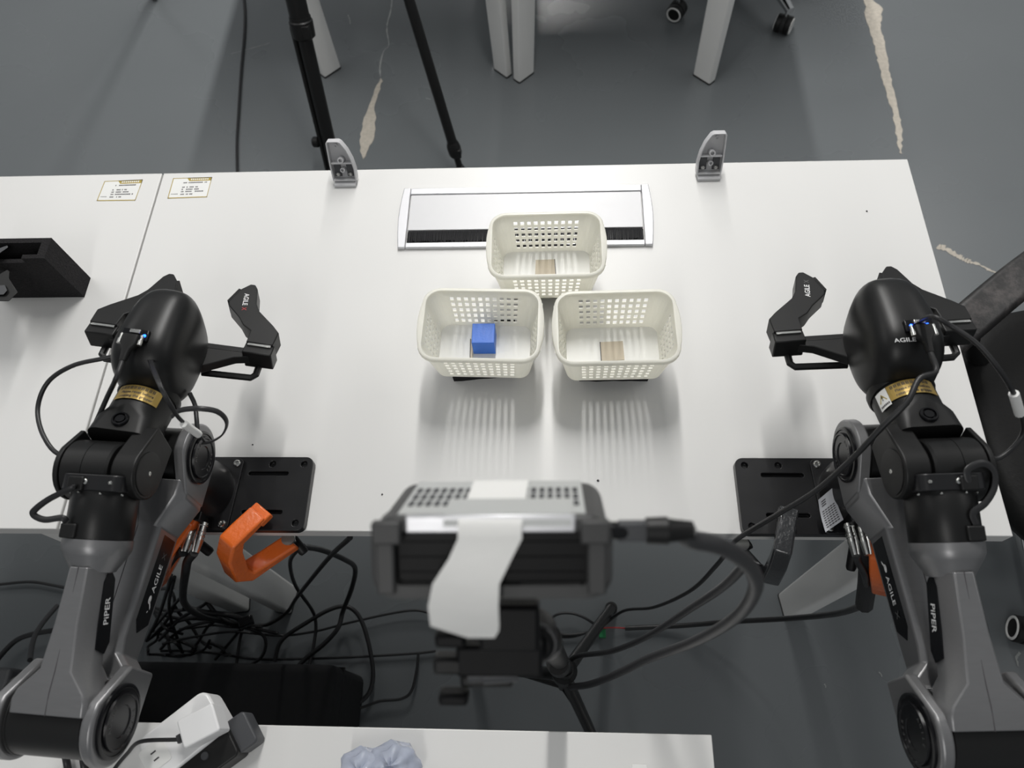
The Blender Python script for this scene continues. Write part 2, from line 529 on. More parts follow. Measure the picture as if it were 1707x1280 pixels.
# ------------------------------------------------------------------ partition brackets at the back edge
def bracket(cx, sgn, label):
    t = thing('screen_bracket', label, 'bracket', (cx, 0.575, TOP), 'grey brackets on the back edge of the desk')
    lean = math.radians(24)
    e, nrm = V((0, math.sin(lean), math.cos(lean))), V((0, -math.cos(lean), math.sin(lean)))
    o0 = V((cx, 0.578, TOP + 0.0045))
    def f(x, z, d): return o0 + X * sgn * x + e * z + nrm * d
    O = [(-0.0185, 0), (-0.0195, 0.026), (-0.0190, 0.062), (-0.017, 0.0645), (0.000, 0.0645), (0.004, 0.0625), (0.012, 0.050), (0.0175, 0.035), (0.0205, 0.018), (0.0200, 0)]
    I = [(x * 0.88 - 0.0002, 0.002 + z * 0.95) for x, z in O]
    MB().loft([[f(x, z, -.003) for x, z in O], [f(x, z, .011) for x, z in O], [f(x, z, .011) for x, z in I], [f(x, z, -.0005) for x, z in I]]).build('shell', 'bracketp', t, bevel=0.0006)
    MB().obox(f(0, .0285, .004), X, e, nrm, .0165, .0014, .0050).build('shelf', 'bracketp', t, bevel=0.0006)
    MB().box((cx - 0.0175, 0.562, TOP + 0.0003), (cx + 0.0175, 0.584, TOP + 0.0055)).build('base_lip', 'bracketp', t, bevel=0.001)
    for dx in (-0.0100, 0.0100):
        MB().obox(f(dx, .0150, .0010), X, e, nrm, .0055, .0105, .0012).build('dark_recess', 'slate', t, bevel=0.0004)
        screw(t, f(dx, .0085, .0022), nrm, 0.0038, 'steel', 0.0030)
    for z, r, h in ((0.0330, 0.0050, .0135), (0.0165, 0.0040, .0110)):
        MB().lathe(f(0, z, 0), (nrm + e * .15) * h, [(0, r), (0.95, r), (1, r * 0.9), (1, r * 0.55), (0.6, r * 0.5)], 18).build('boss', 'bracketp', t)
    MB().lathe(f(-.006, .055, -.0005), nrm * .003, [(0, 0.0032), (1, 0.0030), (1, 0.0018), (0.4, 0.0018)], 14).build('eyelet', 'bracketp', t)


bracket(-0.290, 1, 'grey plastic bracket at the back edge, in front of the tripod leg')
bracket(0.288, -1, 'grey plastic bracket at the back edge, right of the cable flap')

# ------------------------------------------------------------------ inventory stickers
def sticker(c, label, pale):
    t = thing('asset_sticker', label, 'sticker', (c[0][0], c[0][1], TOP), 'inventory stickers at the back of the desks')
    tl, tr, br, bl = [V((x, y, TOP + 0.0003)) for x, y in c]
    def f(u, v, h=0.0): return tl.lerp(tr, u).lerp(bl.lerp(br, u), v) + Z * h
    def quad(mb, u0, v0, u1, v1, h): mb.add([f(u0, v0, h), f(u1, v0, h), f(u1, v1, h), f(u0, v1, h)], [(3, 2, 1, 0)])
    base = MB().loft([[f(0, 0, -.0002), f(1, 0, -.0002), f(1, 1, -.0002), f(0, 1, -.0002)], [f(0, 0), f(1, 0), f(1, 1), f(0, 1)]])
    base.build('sheet', 'paper', t, smooth=False)
    m = MB(); h = 0.00012
    quad(m, 0, 0, 1, .03, h); quad(m, 0, .96, 1, 1, h); quad(m, 0, 0, .02, 1, h); quad(m, .985, 0, 1, 1, h)
    m.add([f(.36, .0, h), f(1, .0, h), f(1, .17, h), f(.44, .17, h)], [(3, 2, 1, 0)])
    m.build('gold_border', 'olive', t, smooth=False, closed=False)
    m = MB()
    for i in range(9): quad(m, .47 + i * .052, .05, .47 + i * .052 + .034, .125, h * 2)
    m.build('header_print', 'paper', t, smooth=False, closed=False)
    m = MB()
    def row(v, u0, n, hh=.055):
        u = u0
        for i in range(n):
            wd = random.choice((.022, .028, .032))
            if random.random() < .9:
                quad(m, u, v, u + wd, v + hh, h); 
            u += wd + .008
    row(.22, .30, 3); row(.22, .43, 13); row(.44, .30, 2); row(.44, .41, 8); row(.55, .30, 2); row(.55, .41, 9); row(.66, .30, 2); row(.66, .41, 13); row(.79, .30, 9); row(.78, .06, 5, .03)
    m.build('printed_lines', 'ink', t, smooth=False, closed=False)
    return t


sticker([(-0.581, 0.5885), (-0.5155, 0.5895), (-0.5155, 0.5475), (-0.581, 0.546)], 'gold bordered inventory sticker at the back left corner of the robot desk', 0)
sticker([(-0.697, 0.585), (-0.632, 0.587), (-0.634, 0.543), (-0.699, 0.5435)], 'gold bordered inventory sticker at the back of the left desk, next to the seam', 1)

# ------------------------------------------------------------------ baskets on foam blocks
FH = 0.030


def foam_block(px, h, label, back=0.075):
    P = [at(u, v, TOP) for u, v in px]
    d = (P[1] - P[0]).normalized(); n = V((-d.y, d.x, 0))
    Q = [P[0], P[1], P[1] + n * back, P[0] + n * back]
    mb = MB()
    secs = []
    for z in (0.0002, h * 0.35, h * 0.7, h):
        sec = []
        for i in range(4):
            a, b2 = Q[i], Q[(i + 1) % 4]
            for k in range(8):
                e = a.lerp(b2, k / 8)
                sec.append(V((e.x + random.uniform(-.0006, .0006), e.y + random.uniform(-.0006, .0006), TOP + z)))
        secs.append(sec)
    o = mb.loft(secs).build('foam_block', 'foam', smooth=False)
    tag(o, label, 'foam block', 'foam blocks under the baskets')
    return o


foam_block([(757, 636), (866, 627)], FH, 'black foam block under the basket that holds the blue cube')
foam_block([(966, 636), (1080, 635)], FH, 'black foam block under the right hand basket, nearest the right robot arm')
foam_block([(855, 498), (968, 497)], FH, 'black foam block under the rear basket by the cable flap')


def basket(cx, cy, rz, label):
    t = thing('storage_basket', label, 'basket', (cx, cy, TOP + FH), 'cream lattice baskets')
    H = 0.070
    TX, TY, BX, BY = 0.0745, 0.0505, 0.0625, 0.0395
    ca, sa = math.cos(rz), math.sin(rz)
    def wp(x, y, z): return V((cx + ca * x - sa * y, cy + sa * x + ca * y, TOP + FH + 0.0004 + z))
    # perimeter stations: (side, fraction) with hole flags
    def side_fr(nh, lo, hi, hw):
        fr = [(0.0, 0)]
        p = (hi - lo) / nh
        for i in range(nh):
            c = lo + p * (i + 0.5)
            fr.append((c - p * hw / 2, 1)); fr.append((c + p * hw / 2, 0))
        fr.append((1.0, 0))
        return fr
    st = []
    for s, (nh, lo, hi) in enumerate(((10, .055, .945), (6, .08, .92), (10, .055, .945), (6, .08, .92))):
        fr = side_fr(nh, lo, hi, .56)
        for i, (q, hole) in enumerate(fr): st.append(('s', s, q, hole if i < len(fr) - 1 else 0))
        for k in range(1, 6): st.append(('c', s, k / 6, 0))
    def pos(e, hx, hy, r):
        kind, s, q, _ = e
        cor = [(1, -1), (1, 1), (-1, 1), (-1, -1)]
        if kind == 's':
            if s == 0: return (-(hx - r) + 2 * (hx - r) * q, -hy)
            if s == 1: return (hx, -(hy - r) + 2 * (hy - r) * q)
            if s == 2: return ((hx - r) - 2 * (hx - r) * q, hy)
            return (-hx, (hy - r) - 2 * (hy - r) * q)
        sx, sy = cor[s]
        a = math.radians(-90 + 90 * s + 90 * q)
        return (sx * (hx - r) + r * math.cos(a), sy * (hy - r) + r * math.sin(a))
    lev = [(0.0, 0)]
    for i in range(5):
        c = 0.17 + i * 0.155
        lev += [(c - 0.043, 1), (c + 0.043, 0)]
    lev = [(1 - l[0], 0) for l in lev[::-1]] + [(1.0, 0)]
    lv = sorted(set(round(l[0], 4) for l in lev))
    holes_z = [(1 - (0.20 + i * 0.155) - 0.043, 1 - (0.20 + i * 0.155) + 0.043) for i in range(5)]
    lv = [0.0] + sorted([a for h in holes_z for a in h]) + [1.0]
    n = len(st); vs, fs = [], []
    for l in lv:
        hx, hy, r = BX + (TX - BX) * l, BY + (TY - BY) * l, 0.013 + 0.007 * l
        for e in st:
            x, y = pos(e, hx, hy, r); vs.append(wp(x, y, H * l))
    for i in range(len(lv) - 1):
        hz = any(abs(lv[i] - a) < 1e-6 for a, b in holes_z)
        for j in range(n):
            if hz and st[j][3]: continue
            k = (j + 1) % n
            fs.append((i * n + j, i * n + k, (i + 1) * n + k, (i + 1) * n + j))
    wl = MB().add(vs, fs).build('lattice_wall', 'basket', t, closed=False, smooth=False)
    sd = wl.modifiers.new('thickness', 'SOLIDIFY'); sd.thickness = 0.0017; sd.offset = 0
    MB().prism([pos(e, BX, BY, 0.013) for e in st], wp(0, 0, 0) - V((0, 0, 0)), V((ca, sa, 0)), V((-sa, ca, 0)), Z, 0, 0.0017).build('bottom_panel', 'basket_floor', t)
    # rolled rim, wider at the two short ends
    secs = []
    prof = [(-0.0012, 0.001), (0.0028, -0.0042), (0.0040, -0.0034), (0.0038, 0.0012), (0.0025, 0.0024), (-0.0006, 0.0024)]
    for o_, z_ in prof:
        q = []
        for e in st:
            kind, s, fr, _ = e
            x, y = pos(e, TX + o_, TY + o_, 0.020 + o_)
            if kind == 's' and s in (1, 3): x += (1 if s == 1 else -1) * 0.0035 * math.sin(math.pi * fr) ** 0.7 * (1 if o_ > 0 else 0)
            q.append(wp(x, y, H + z_))
        secs.append(q)
    mb = MB(); mb.loft(secs + [secs[0]], cap=False)
    mb.build('rim', 'basket', t, ang=50)
    for s in (-1, 1):
        mb = MB()
        for yy in (-0.030, 0.030):
            mb.loft([[wp(s * (TX + 0.0045), yy - 0.005, H - 0.002), wp(s * (TX + 0.0045), yy + 0.005, H - 0.002), wp(s * (TX - 0.0015), yy + 0.002, H - 0.016), wp(s * (TX - 0.0015), yy - 0.002, H - 0.016)],
                     [wp(s * (TX + 0.0030), yy - 0.005, H - 0.002), wp(s * (TX + 0.0030), yy + 0.005, H - 0.002), wp(s * (TX - 0.003), yy + 0.002, H - 0.016), wp(s * (TX - 0.003), yy - 0.002, H - 0.016)]])
        mb.build('grip_tab', 'basket', t)
    return t


basket(-0.0500, 0.2440, -0.028, 'cream lattice basket holding the blue cube')
basket(0.1235, 0.2395, 0.02, 'cream lattice basket on the right, empty but for a tan square')
basket(0.0345, 0.3690, 0.012, 'cream lattice basket at the back, overlapping the cable flap')

BF = TOP + FH + 0.0024
c = at(808, 590, BF); s = 0.0152
o = MB().box((c.x - s, c.y + 0.000, BF), (c.x + s, c.y + 2 * s, BF + 2 * s)).build('toy_cube', 'blue', bevel=0.0008)
tag(o, 'plain bright blue cube lying in the front left basket', 'cube')


def tan_square(px, label, edge):
    P = [at(u, v, BF) for u, v in px]
    t = thing('tan_square', label, 'square tile', P[0])
    MB().loft([[p for p in P], [p + Z * 0.0012 for p in P]]).build('tile', 'tan', t, smooth=False)
    a, b2 = P[edge[0]], P[edge[1]]
    cc = sum((p for p in P), V()) / 4
    a, b2 = a + (a - cc).normalized() * 0.0006, b2 + (b2 - cc).normalized() * 0.0006
    MB().tube([a + Z * 0.0009, b2 + Z * 0.0009], 0.0006, 6, 1, sm=False).build('dark_edge', 'ink', t)


tan_square([(1003, 602), (1041, 600), (1038, 569), (1001, 571)], 'thin tan square lying in the right hand basket', (0, 3))
tan_square([(892, 460), (926, 460), (924, 433), (893, 434)], 'thin tan square lying in the rear basket', (1, 2))
tan_square([(784, 597), (788.0, 597), (788.3, 566), (784.5, 566)], 'sliver of pale tile peeping out left of the blue cube', (0, 3))

# ------------------------------------------------------------------ robot arms
def mounting_plate(xc, s, label):
    t = thing('mounting_plate', label, 'mounting plate', (xc, 0.0465, TOP), 'black plates the robot arms are bolted to')
    z0, z1 = TOP + 0.0003, TOP + 0.0123
    x0, x1 = xc - 0.139, xc + 0.139
    o = MB().prism(rrect(0.139, 0.0495, 0.010), (xc, 0.0465, 0), X, Y, Z, z0, z1).build('plate', 'black', t)
    c = MB()
    for yy in (0.073, 0.021):
        for lo, hi in ((0.055, 0.108),):
            for q in (-1, 1):
                c.prism(rrect((hi - lo) / 2, 0.0026, 0.0024), (xc + q * (lo + hi) / 2, yy, 0), X, Y, Z, z1 - 0.007, z1 + 0.01)
    for dx, yy in ((0.127, 0.086), (0.127, 0.007), (0.085, 0.086), (-0.127, 0.086), (-0.127, 0.007), (-0.085, 0.086)):
        c.prism(circ(0.0042, 16), (xc + dx * 1.0, yy, 0), X, Y, Z, z1 - 0.006, z1 + 0.01)
    cut(o, c)
    bv = o.modifiers.new('bevel', 'BEVEL'); bv.width = 0.0012; bv.segments = 2; bv.limit_method = 'ANGLE'
    return t


PLATE_Z = TOP + 0.0125


def robot_arm(xc, s, label, dy=0.0, logo_egg=False, yaw=3.2, roll=7.0):
    t = thing('robot_arm', label, 'robot arm', (xc, 0.047 + dy, PLATE_Z), 'desk robot arms')
    t.rotation_euler = (0, 0, -s * math.radians(yaw))
    A = X * s
    def P(lx, y, z): return V((xc + s * lx, y + dy, z))
    # ---- base
    zb = PLATE_Z
    o = MB().prism(rrect(0.045, 0.0475, 0.006), P(0, 0.0465 - dy, 0), A, Y, Z, zb, zb + 0.004).build('base_plate', 'black', t, bevel=0.0006)
    for dx in (-1, 1):
        for yy in (0.087, 0.006): screw(o, P(dx * 0.037, yy - dy, zb + 0.004), Z, 0.0048, 'steel', 0.0032)
    o = MB().lathe(P(0, 0.047, zb + 0.004), Z * 0.075, [(0, .0415), (.12, .0415), (.2, .040), (.55, .0375), (.8, .0345), (1, .030)], 40).build('base_column', 'black', t)
    MB().box(tuple(min(a, b) for a, b in zip(P(-0.020, 0.0015, zb + 0.006), P(0.020, 0.02, zb + 0.030))), tuple(max(a, b) for a, b in zip(P(-0.020, 0.0015, zb + 0.006), P(0.020, 0.02, zb + 0.030)))).build('connector_panel', 'black', t, bevel=0.002)
    for lx in (0.020, 0.006):
        p = P(lx, 0.002, zb + 0.018)
        k = MB().lathe(p, V((0, -0.038, 0.002)), [(0, .0062), (.1, .0066), (.12, .0056), (.3, .0056), (.32, .0064), (.4, .0058), (.44, .0064), (.5, .0058), (.55, .0064), (.62, .0060), (1, .0046)], 20).build('aviation_plug', 'steel', t)
    # ---- upper arm
    S, E, Wp = V((0, .050, .889)), V((0, -.226, .908)), V((0, .002, .968))
    def fr(o, a):
        a = a.normalized(); return a, V((0, -a.z, a.y)) if a.y > 0 else V((0, a.z, -a.y))
    u, n = fr(S, E - S)
    def Q(o, a, nn): return lambda lx, tt, h: P(lx, o.y + a.y * tt + nn.y * h, o.z + a.z * tt + nn.z * h)
    U = Q(S, u, n)
    L = (E - S).length
    # shoulder cylinder
    MB().lathe(U(-0.037, 0, 0), A * 0.074, [(0, .030), (.02, .032), (.98, .032), (1, .030)], 40).build('shoulder_housing', 'satin', t)
    MB().lathe(P(0, 0.047, zb + 0.078), Z * 0.022, [(0, .0300), (.4, .0300), (1, .0250)], 32).build('shoulder_yoke', 'black', t)
    def sec(F, tt, wt, wm, hb, ht, c):
        return [F(wt, tt, ht), F(wm, tt, ht - c), F(wm, tt, hb + c), F(wt, tt, hb), F(-wt, tt, hb), F(-wm, tt, hb + c), F(-wm, tt, ht - c), F(-wt, tt, ht)]
    mb = MB()
    mb.loft([sec(U, .034, .044, .0505, -.042, .016, .008), sec(U, .050, .041, .0495, -.048, .010, .010), sec(U, .080, .0190, .0250, -.058, -.008, .004), sec(U, .198, .0180, .0235, -.058, -.012, .004),
             sec(U, .214, .0185, .0245, -.056, -.013, .006), sec(U, .236, .040, .0480, -.050, -.012, .006), sec(U, L - .038, .043, .0510, -.044, -.008, .006)])
    arm = mb.build('upper_arm', 'grey', t, bevel=0.0014)
    def drop(r, far, side, w0, w1, F, c0, dirn):
        # teardrop cheek around a joint: circle plus a corner towards the link
        pts = []
        for k in range(25):
            a = math.radians(-100 + 205 * k / 24)
            pts.append((c0 + dirn * r * math.cos(a), r * math.sin(a)))
        pts += [(c0 - dirn * far, r * 0.10), (c0 - dirn * far, -r * 1.02)] if dirn * 1 > 0 or True else []
        return MB().loft([[F(side * w, a, b) for a, b in pts] for w in (w0, w1)])
    for side in (1, -1):
        k = drop(.0385, .046, side, .0380, .0505, U, 0, -1).build('shoulder_cheek', 'grey', arm, bevel=0.002)
        e = drop(.0410, .050, side, .0395, .0515, U, L, 1).build('elbow_cheek', 'grey', arm, bevel=0.003, seg=3)
        for c0, w0, r in ((0, .0505, .0305), (L, .0515, .0340)):
            cap = MB().lathe(U(side * w0, c0, 0), A * side * 0.0055, [(0, r), (.5, r), (.62, r * .96), (.62, r * .9), (.45, r * .88), (.45, r * .80), (1, r * .78), (1, r * .72), (.8, r * .70), (.8, r * .44), (.6, r * .42), (.6, r * .05)], 40).build('joint_cap', 'gloss', arm)
            if side == 1:
                tm = MB()
                for word, a0 in (('AGILE', 90), ('PiPER', 270)):
                    for i, ch in enumerate(word):
                        ang = math.radians(a0 + (2 - i) * 16 * s)
                        e1 = V((0, math.cos(ang), math.sin(ang)))
                        rr = r * .57
                        o3 = U(side * (w0 + 0.0046), c0, 0) + e1 * rr
                        e2 = V((0, math.sin(ang), -math.cos(ang))) * s
                        put_text(tm, ch, r * .17, flat_fn(o3, e2, e1))
                tm.build('cap_print', 'grey_ink', cap, smooth=False, closed=False)
                tm = MB()
                ang = math.radians(60 if c0 else 150)
                for q in (-.12, .02, .14):
                    e1 = V((0, math.cos(ang + q * s), math.sin(ang + q * s)))
                    tm.obox(U(side * (w0 + 0.0030), c0, 0) + e1 * r * .93, A, V((0, -e1.z, e1.y)), e1, .0004, .0014, .0008)
                tm.build('joint_mark', 'white_ink', cap, smooth=False)
    # inlaid black logo strip on the inner side
    for side in (1, -1):
        st = [(.085, -.0500), (.085, -.0240), (.178, -.0240), (.190, -.0330), (.178, -.0500)]
        ws = [.0246, .0246, .0237, .0236, .0237]
        lp = MB().loft([[U(side * (w + d), a, b) for (a, b), w in zip(st, ws)] for d in (-.003, .0006)]).build('logo_strip', 'gloss', arm)
        if side == 1:
            ax, ay = (u * -s), n
            tm = MB()
            put_text(tm, 'AGILE', 0.0100, flat_fn(U(.0252, .135 - .004 * s, -.0370), ax, ay), 1.15)
            tm.build('logo_text', 'white_ink', lp, smooth=False, closed=False)
            tm = MB(); put_text(tm, 'X', 0.0100, flat_fn(U(.0252, .135 - .025 * s - .004 * s, -.0370), ax, ay), 1.15)
            tm.build('logo_letter', 'grey_ink', lp, smooth=False, closed=False)
            o3 = U(.0250, .135 + .026 * s - .004 * s, -.0370)
            em = MB(); ff = flat_fn(o3, ax, ay)
            em.add([ff(.0045 * math.cos(a) + .003, .0028 * math.sin(a) + .001) for a in [2 * math.pi * k / 16 for k in range(16)]], [list(range(16))])
            em.add([ff(-.007, -.0045), ff(-.004, -.0045), ff(.0035, .0005), ff(.001, .0015)], [(0, 1, 2, 3)])
            em.add([ff(-.011, -.0010), ff(-.0085, -.0024), ff(-.0085, -.0012), ff(-.0105, -.0002)], [(0, 1, 2, 3)])
            em.build('logo_emblem', 'white_ink', lp, smooth=False, closed=False)
    MB().tube([U(0, .055, .0075), U(0, .080, -.0079), U(0, .198, -.0119)], 0.0004, 6, 4, sm=False).build('seam', 'ink', arm)
    # ---- elbow and forearm
    MB().lathe(U(-0.0385, L, 0), A * 0.077, [(0, .0345), (.02, .0362), (.045, .0362), (.05, .0355), (.95, .0355), (.955, .0362), (.98, .0362), (1, .0345)], 44).build('elbow_housing', 'satin', t)
    a, nf = fr(E, Wp - E)
    F0 = Q(E, a, nf)
    def F(lx, tt, h): return F0(lx + .005, tt, h)
    mb = MB()
    arcp = []
    wide = .0375
    secs = [sec(F, .010, wide - .003, wide, .022, .0405, .004), sec(F, .022, wide - .003, wide, .008, .0405, .004), sec(F, .030, wide - .006, wide - .002, -.004, .0400, .006),
            sec(F, .048, .0150, .0240, -.012, .0370, .016), sec(F, .090, .0110, .0200, -.014, .0330, .016), sec(F, .142, .0085, .0170, -.016, .0285, .015)]
    mb.loft(secs)
    fo = mb.build('forearm', 'grey', t, bevel=0.0012)
    cw = .0045
    MB().lathe(F(0, .137, .004), a * .031, [(0, .0205), (.08, .0215), (.5, .0295), (.66, .0318), (.8, .0322), (1, .0322)], 40).build('forearm_collar', 'grey', fo)
    MB().tube([F(0, .010, .0407), F(0, .030, .0402), F(0, .048, .0372), F(0, .090, .0320), F(0, .142, .0287)], 0.0004, 6, 4, sm=False).build('seam', 'ink', fo)
    for side in (1, -1):
        st = [(.060, .0020), (.066, .0165), (.128, .0125), (.136, .0080), (.136, .0000), (.130, -.0050), (.070, -.0050)]
        lp = MB().loft([[F(side * (.0221 - (p - .07) * .073 + d), p, q) for p, q in st] for d in (-.003, .0009)]).build('logo_strip', 'gloss', fo)
        if side == 1:
            tm = MB(); o3 = F(.0221 - .03 * .073 + .0013, .100, .0045)
            ax = (F(.0221 - .06 * .073, .13, .007) - F(.0221, .07, .007)) * s
            put_text(tm, 'PiPER', 0.0112, flat_fn(o3, ax, nf), 1.0)
            tm.build('logo_text', 'white_ink', lp, smooth=False, closed=False)
    # ---- wrist roll housing
    wr = MB().lathe(F(0, .1675, .004), a * .047, [(0, .0308), (.02, .0314), (.9, .0314), (.93, .0308), (1, .0308)], 44).build('wrist_roll_housing', 'satin', t)
    fl_ = MB().prism(rrect(.0312, .0312, .010), F(0, .2147, .004), A, nf, a, 0, .016).build('wrist_flange', 'black', t, bevel=0.0012)
    for lx in (-.026, -.010, .012, .027):
        screw(fl_, F(lx, .2125, .004 + math.sqrt(max(0, .0325 ** 2 - lx * lx)) - .002), nf, 0.0014, 'steel', 0.0012)
    screw(fl_, F(-.004, .2232, .0352), nf, 0.0030, 'steel', 0.002)
    screw(fl_, F(.022, .2232, .0345), nf, 0.0020, 'steel', 0.002)
    for tt, hh in ((.1755, .0320), (.2210, .0330)):
        MB().obox(F(-.012, tt, hh), A, a, nf, .0080, .0070, .0055).build('cable_socket', 'matte', wr if tt < .2 else fl_, bevel=0.0015)
    # ---- wrist pitch joint
    Wc = lambda lx: P(lx, Wp.y, Wp.z)
    pj = MB().lathe(Wc(-.0325), A * .050, [(0, .028), (.04, .0310), (.46, .0310), (.465, .0304), (.475, .0310), (.96, .0310), (1, .029)], 40).build('wrist_pitch_housing', 'satin', t)
    gd = V((0, .956, -.293)); gn = V((0, .293, .956))
    W2 = V((0, Wp.y, Wp.z))
    G = Q(W2, gd, gn)
    def fork(lx0, lx1, r, reach, hw):
        pts = []
        for k in range(19):
            an = math.radians(80 + 200 * k / 18)
            pts.append((r * math.cos(an), r * math.sin(an)))
        pts += [(reach, -hw), (reach, hw)]
        return MB().loft([[G(lx, p, q) for p, q in pts] for lx in (lx0, lx1)])
    fk = fork(.0185, .0435, .0268, .046, .019).build('wrist_fork', 'matte', t, bevel=0.002, seg=3)
    MB().lathe(G(.0435, 0, 0), A * .0012, [(0, .0225), (.8, .0225), (1, .021), (1, .004)], 36).build('fork_disc', 'matte', fk)
    screw(fk, G(.0447, 0, 0), A, .0026, 'steel', .001)
    fork(-.0380, -.0330, .0310, .036, .020).build('outer_fork', 'matte', t, bevel=0.001)
    # ---- tool roll tube (everything from here on is rolled about the tool axis)
    rc, rs = math.cos(math.radians(roll)), math.sin(math.radians(roll))
    A0 = A
    A, gn = A0 * rc - gn * rs, gn * rc + A0 * rs
    Wo = P(0, W2.y, W2.z)
    def G(lx, tt, h): return Wo + A * lx + gd * tt + gn * h
    tb = MB().loft([[G(*p) for p in q] for q in [[(x, .034, y) for x, y in rrect(.0320, .0265, .012, 5)], [(x, .055, y) for x, y in rrect(.0315, .0280, .016, 5)], [(x, .068, y) for x, y in rrect(.0308, .0300, .0295, 5)], [(x, .104, y) for x, y in rrect(.0312, .0312, .0310, 5)]]]).build('tool_tube', 'matte', t, ang=40)
    MB().lathe(G(0, .0470, .0262), gn * .0042, [(0, .0088), (.7, .0088), (1, .0080), (1, .0066), (.4, .0062), (.4, .0050), (.9, .0046), (.9, .0005)], 28).build('teach_button', 'gloss', tb)
    MB().lathe(G(0, .0955, 0), gd * .010, [(0, .0322), (.3, .0335), (1, .0335)], 40).build('tool_ring', 'satin', t)
    def wrap(r, tm_):
        return lambda x, y: G(r * math.sin(x / r), tm_ + y, r * math.cos(x / r))
    def band(x0, x1, y0, y1, r, m, name, par):
        f2 = wrap(r, 0); mm = MB(); N_ = 16
        for i in range(N_):
            xa, xb = x0 + (x1 - x0) * i / N_, x0 + (x1 - x0) * (i + 1) / N_
            mm.add([f2(xa, y0), f2(xb, y0), f2(xb, y1), f2(xa, y1)], [(0, 1, 2, 3)])
        return mm.build(name, m, par, closed=False)
    lo, hi = (-.022, .028)
    sk = band(lo, hi, .0735, .0925, .0318, 'gold', 'warning_sticker', tb)
    tm = MB()
    sx = s
    def wt(x, y, rr=.0320):
        return wrap(rr, 0)(x * sx, y)
    cxs = (lo + hi) / 2 * sx
    for k, (word, yy, sz) in enumerate((('Please reset before', .0825, .0050), ('rotating the gripper', .0772, .0050))):
        put_text(tm, word, sz, lambda x, y, yy=yy: wt(x + cxs, y + yy), .92)
    for i in range(10):
        x0 = cxs - .020 + i * .0040
        for (da, db, wa, ha) in ((0, .0016, .0030, .0006), (0, 0, .0030, .0006), (0, -.0015, .0028, .0006), (-.0008, 0, .0006, .0036), (.0009, .0002, .0005, .0034)):
            tm.add([wt(x0 + da - wa / 2, .0885 + db - ha / 2), wt(x0 + da + wa / 2, .0885 + db - ha / 2), wt(x0 + da + wa / 2, .0885 + db + ha / 2), wt(x0 + da - wa / 2, .0885 + db + ha / 2)], [(0, 1, 2, 3)])
    tm.build('sticker_print', 'ink', sk, smooth=False, closed=False)
    if s < 0:
        wl = band(hi + .0003, hi + .015, .0705, .0925, .0318, 'paper', 'warning_label', tb)
        tm = MB(); cx2 = hi + .0078
        f3 = wrap(.0320, 0)
        tm.add([f3(cx2 - .0052, .0790), f3(cx2 + .0052, .0790), f3(cx2, .0885)], [(0, 1, 2)])
        tm.build('warning_triangle', 'olive', wl, smooth=False, closed=False)
        tm = MB(); f4 = wrap(.0322, 0)
        tm.add([f4(cx2 - .0005, .0820), f4(cx2 + .0005, .0820), f4(cx2 + .0008, .0860), f4(cx2 - .0008, .0860)], [(0, 1, 2, 3)])
        tm.add([f4(cx2 - .0006, .0800), f4(cx2 + .0006, .0800), f4(cx2 + .0006, .0812), f4(cx2 - .0006, .0812)], [(0, 1, 2, 3)])
        for i in range(6): tm.add([f4(cx2 - .006 + i * .002, .0730), f4(cx2 - .0046 + i * .002, .0730), f4(cx2 - .0046 + i * .002, .0752), f4(cx2 - .006 + i * .002, .0752)], [(0, 1, 2, 3)])
        tm.build('warning_print', 'ink', wl, smooth=False, closed=False)
    # ---- gripper body
    ec = (0.0, .1555, .020); es = (.0385, .0620, .060); ex = 3.1
    def egg(d):
        k = sum(abs(d[i] / es[i]) ** ex for i in range(3)) ** (-1 / ex)
        p = [d[i] * k for i in range(3)]
        q = p[1] / es[1]
        p[0] *= 1.0 - .10 * q
        if p[2] > 0: p[2] *= 1.0 + .10 * q
        if p[2] < 0: p[2] *= .75
        return G(ec[0] + p[0], ec[1] + p[1], ec[2] + p[2])
    vs, fs = [], []
    NU, NV = 48, 32
    for i in range(NV + 1):
        th = math.pi * i / NV
        for j in range(NU):
            ph = 2 * math.pi * j / NU
            vs.append(egg((math.sin(th) * math.cos(ph), math.cos(th), math.sin(th) * math.sin(ph))))
    for i in range(NV):
        for j in range(NU): fs.append((i * NU + j, i * NU + (j + 1) % NU, (i + 1) * NU + (j + 1) % NU, (i + 1) * NU + j))
    mb = MB().add(vs, fs)
    gb = mb.build('gripper_housing', 'satin', t, ang=80)
    bm = bmesh.new(); bm.from_mesh(gb.data); bmesh.ops.remove_doubles(bm, verts=bm.verts, dist=1e-6); bmesh.ops.recalc_face_normals(bm, faces=bm.faces); bm.to_mesh(gb.data); bm.free()
    for lx in (.016, .020):
        screw(gb, G(lx * (1 if lx < .018 else 1.15), .112 if lx < .018 else .1035, .0275 if lx < .018 else .024), gn - gd * .7 + A * .4, .0028 if lx < .018 else .0016, 'steel', .003)
    # port panel, leds and plug on the back of the housing
    pp = G(-.004, .124, .0755)
    pn = (gn * .95 - gd * .31).normalized(); pu = (gd * .95 + gn * .31).normalized()
    pan = MB().obox(pp + pn * .000, A, pu, pn, .014, .0065, .0030).build('port_panel', 'gloss', gb, bevel=0.001)
    MB().obox(pp + pn * .003 + pu * .0028, A, pu, pn, .0055, .0022, .0022).build('usb_port', 'steel', pan, bevel=0.0005)
    for lx in ((-.0075, .0085) if s < 0 else (.0105,)):
        MB().lathe(pp + A * (lx if s > 0 else lx) + pn * .0028 - pu * .0008, pn * .0014, [(0, .0016), (.6, .0016), (1, .0008)], 12).build('status_led', 'led', pan)
    pl0 = pp + pn * .007 - pu * .004
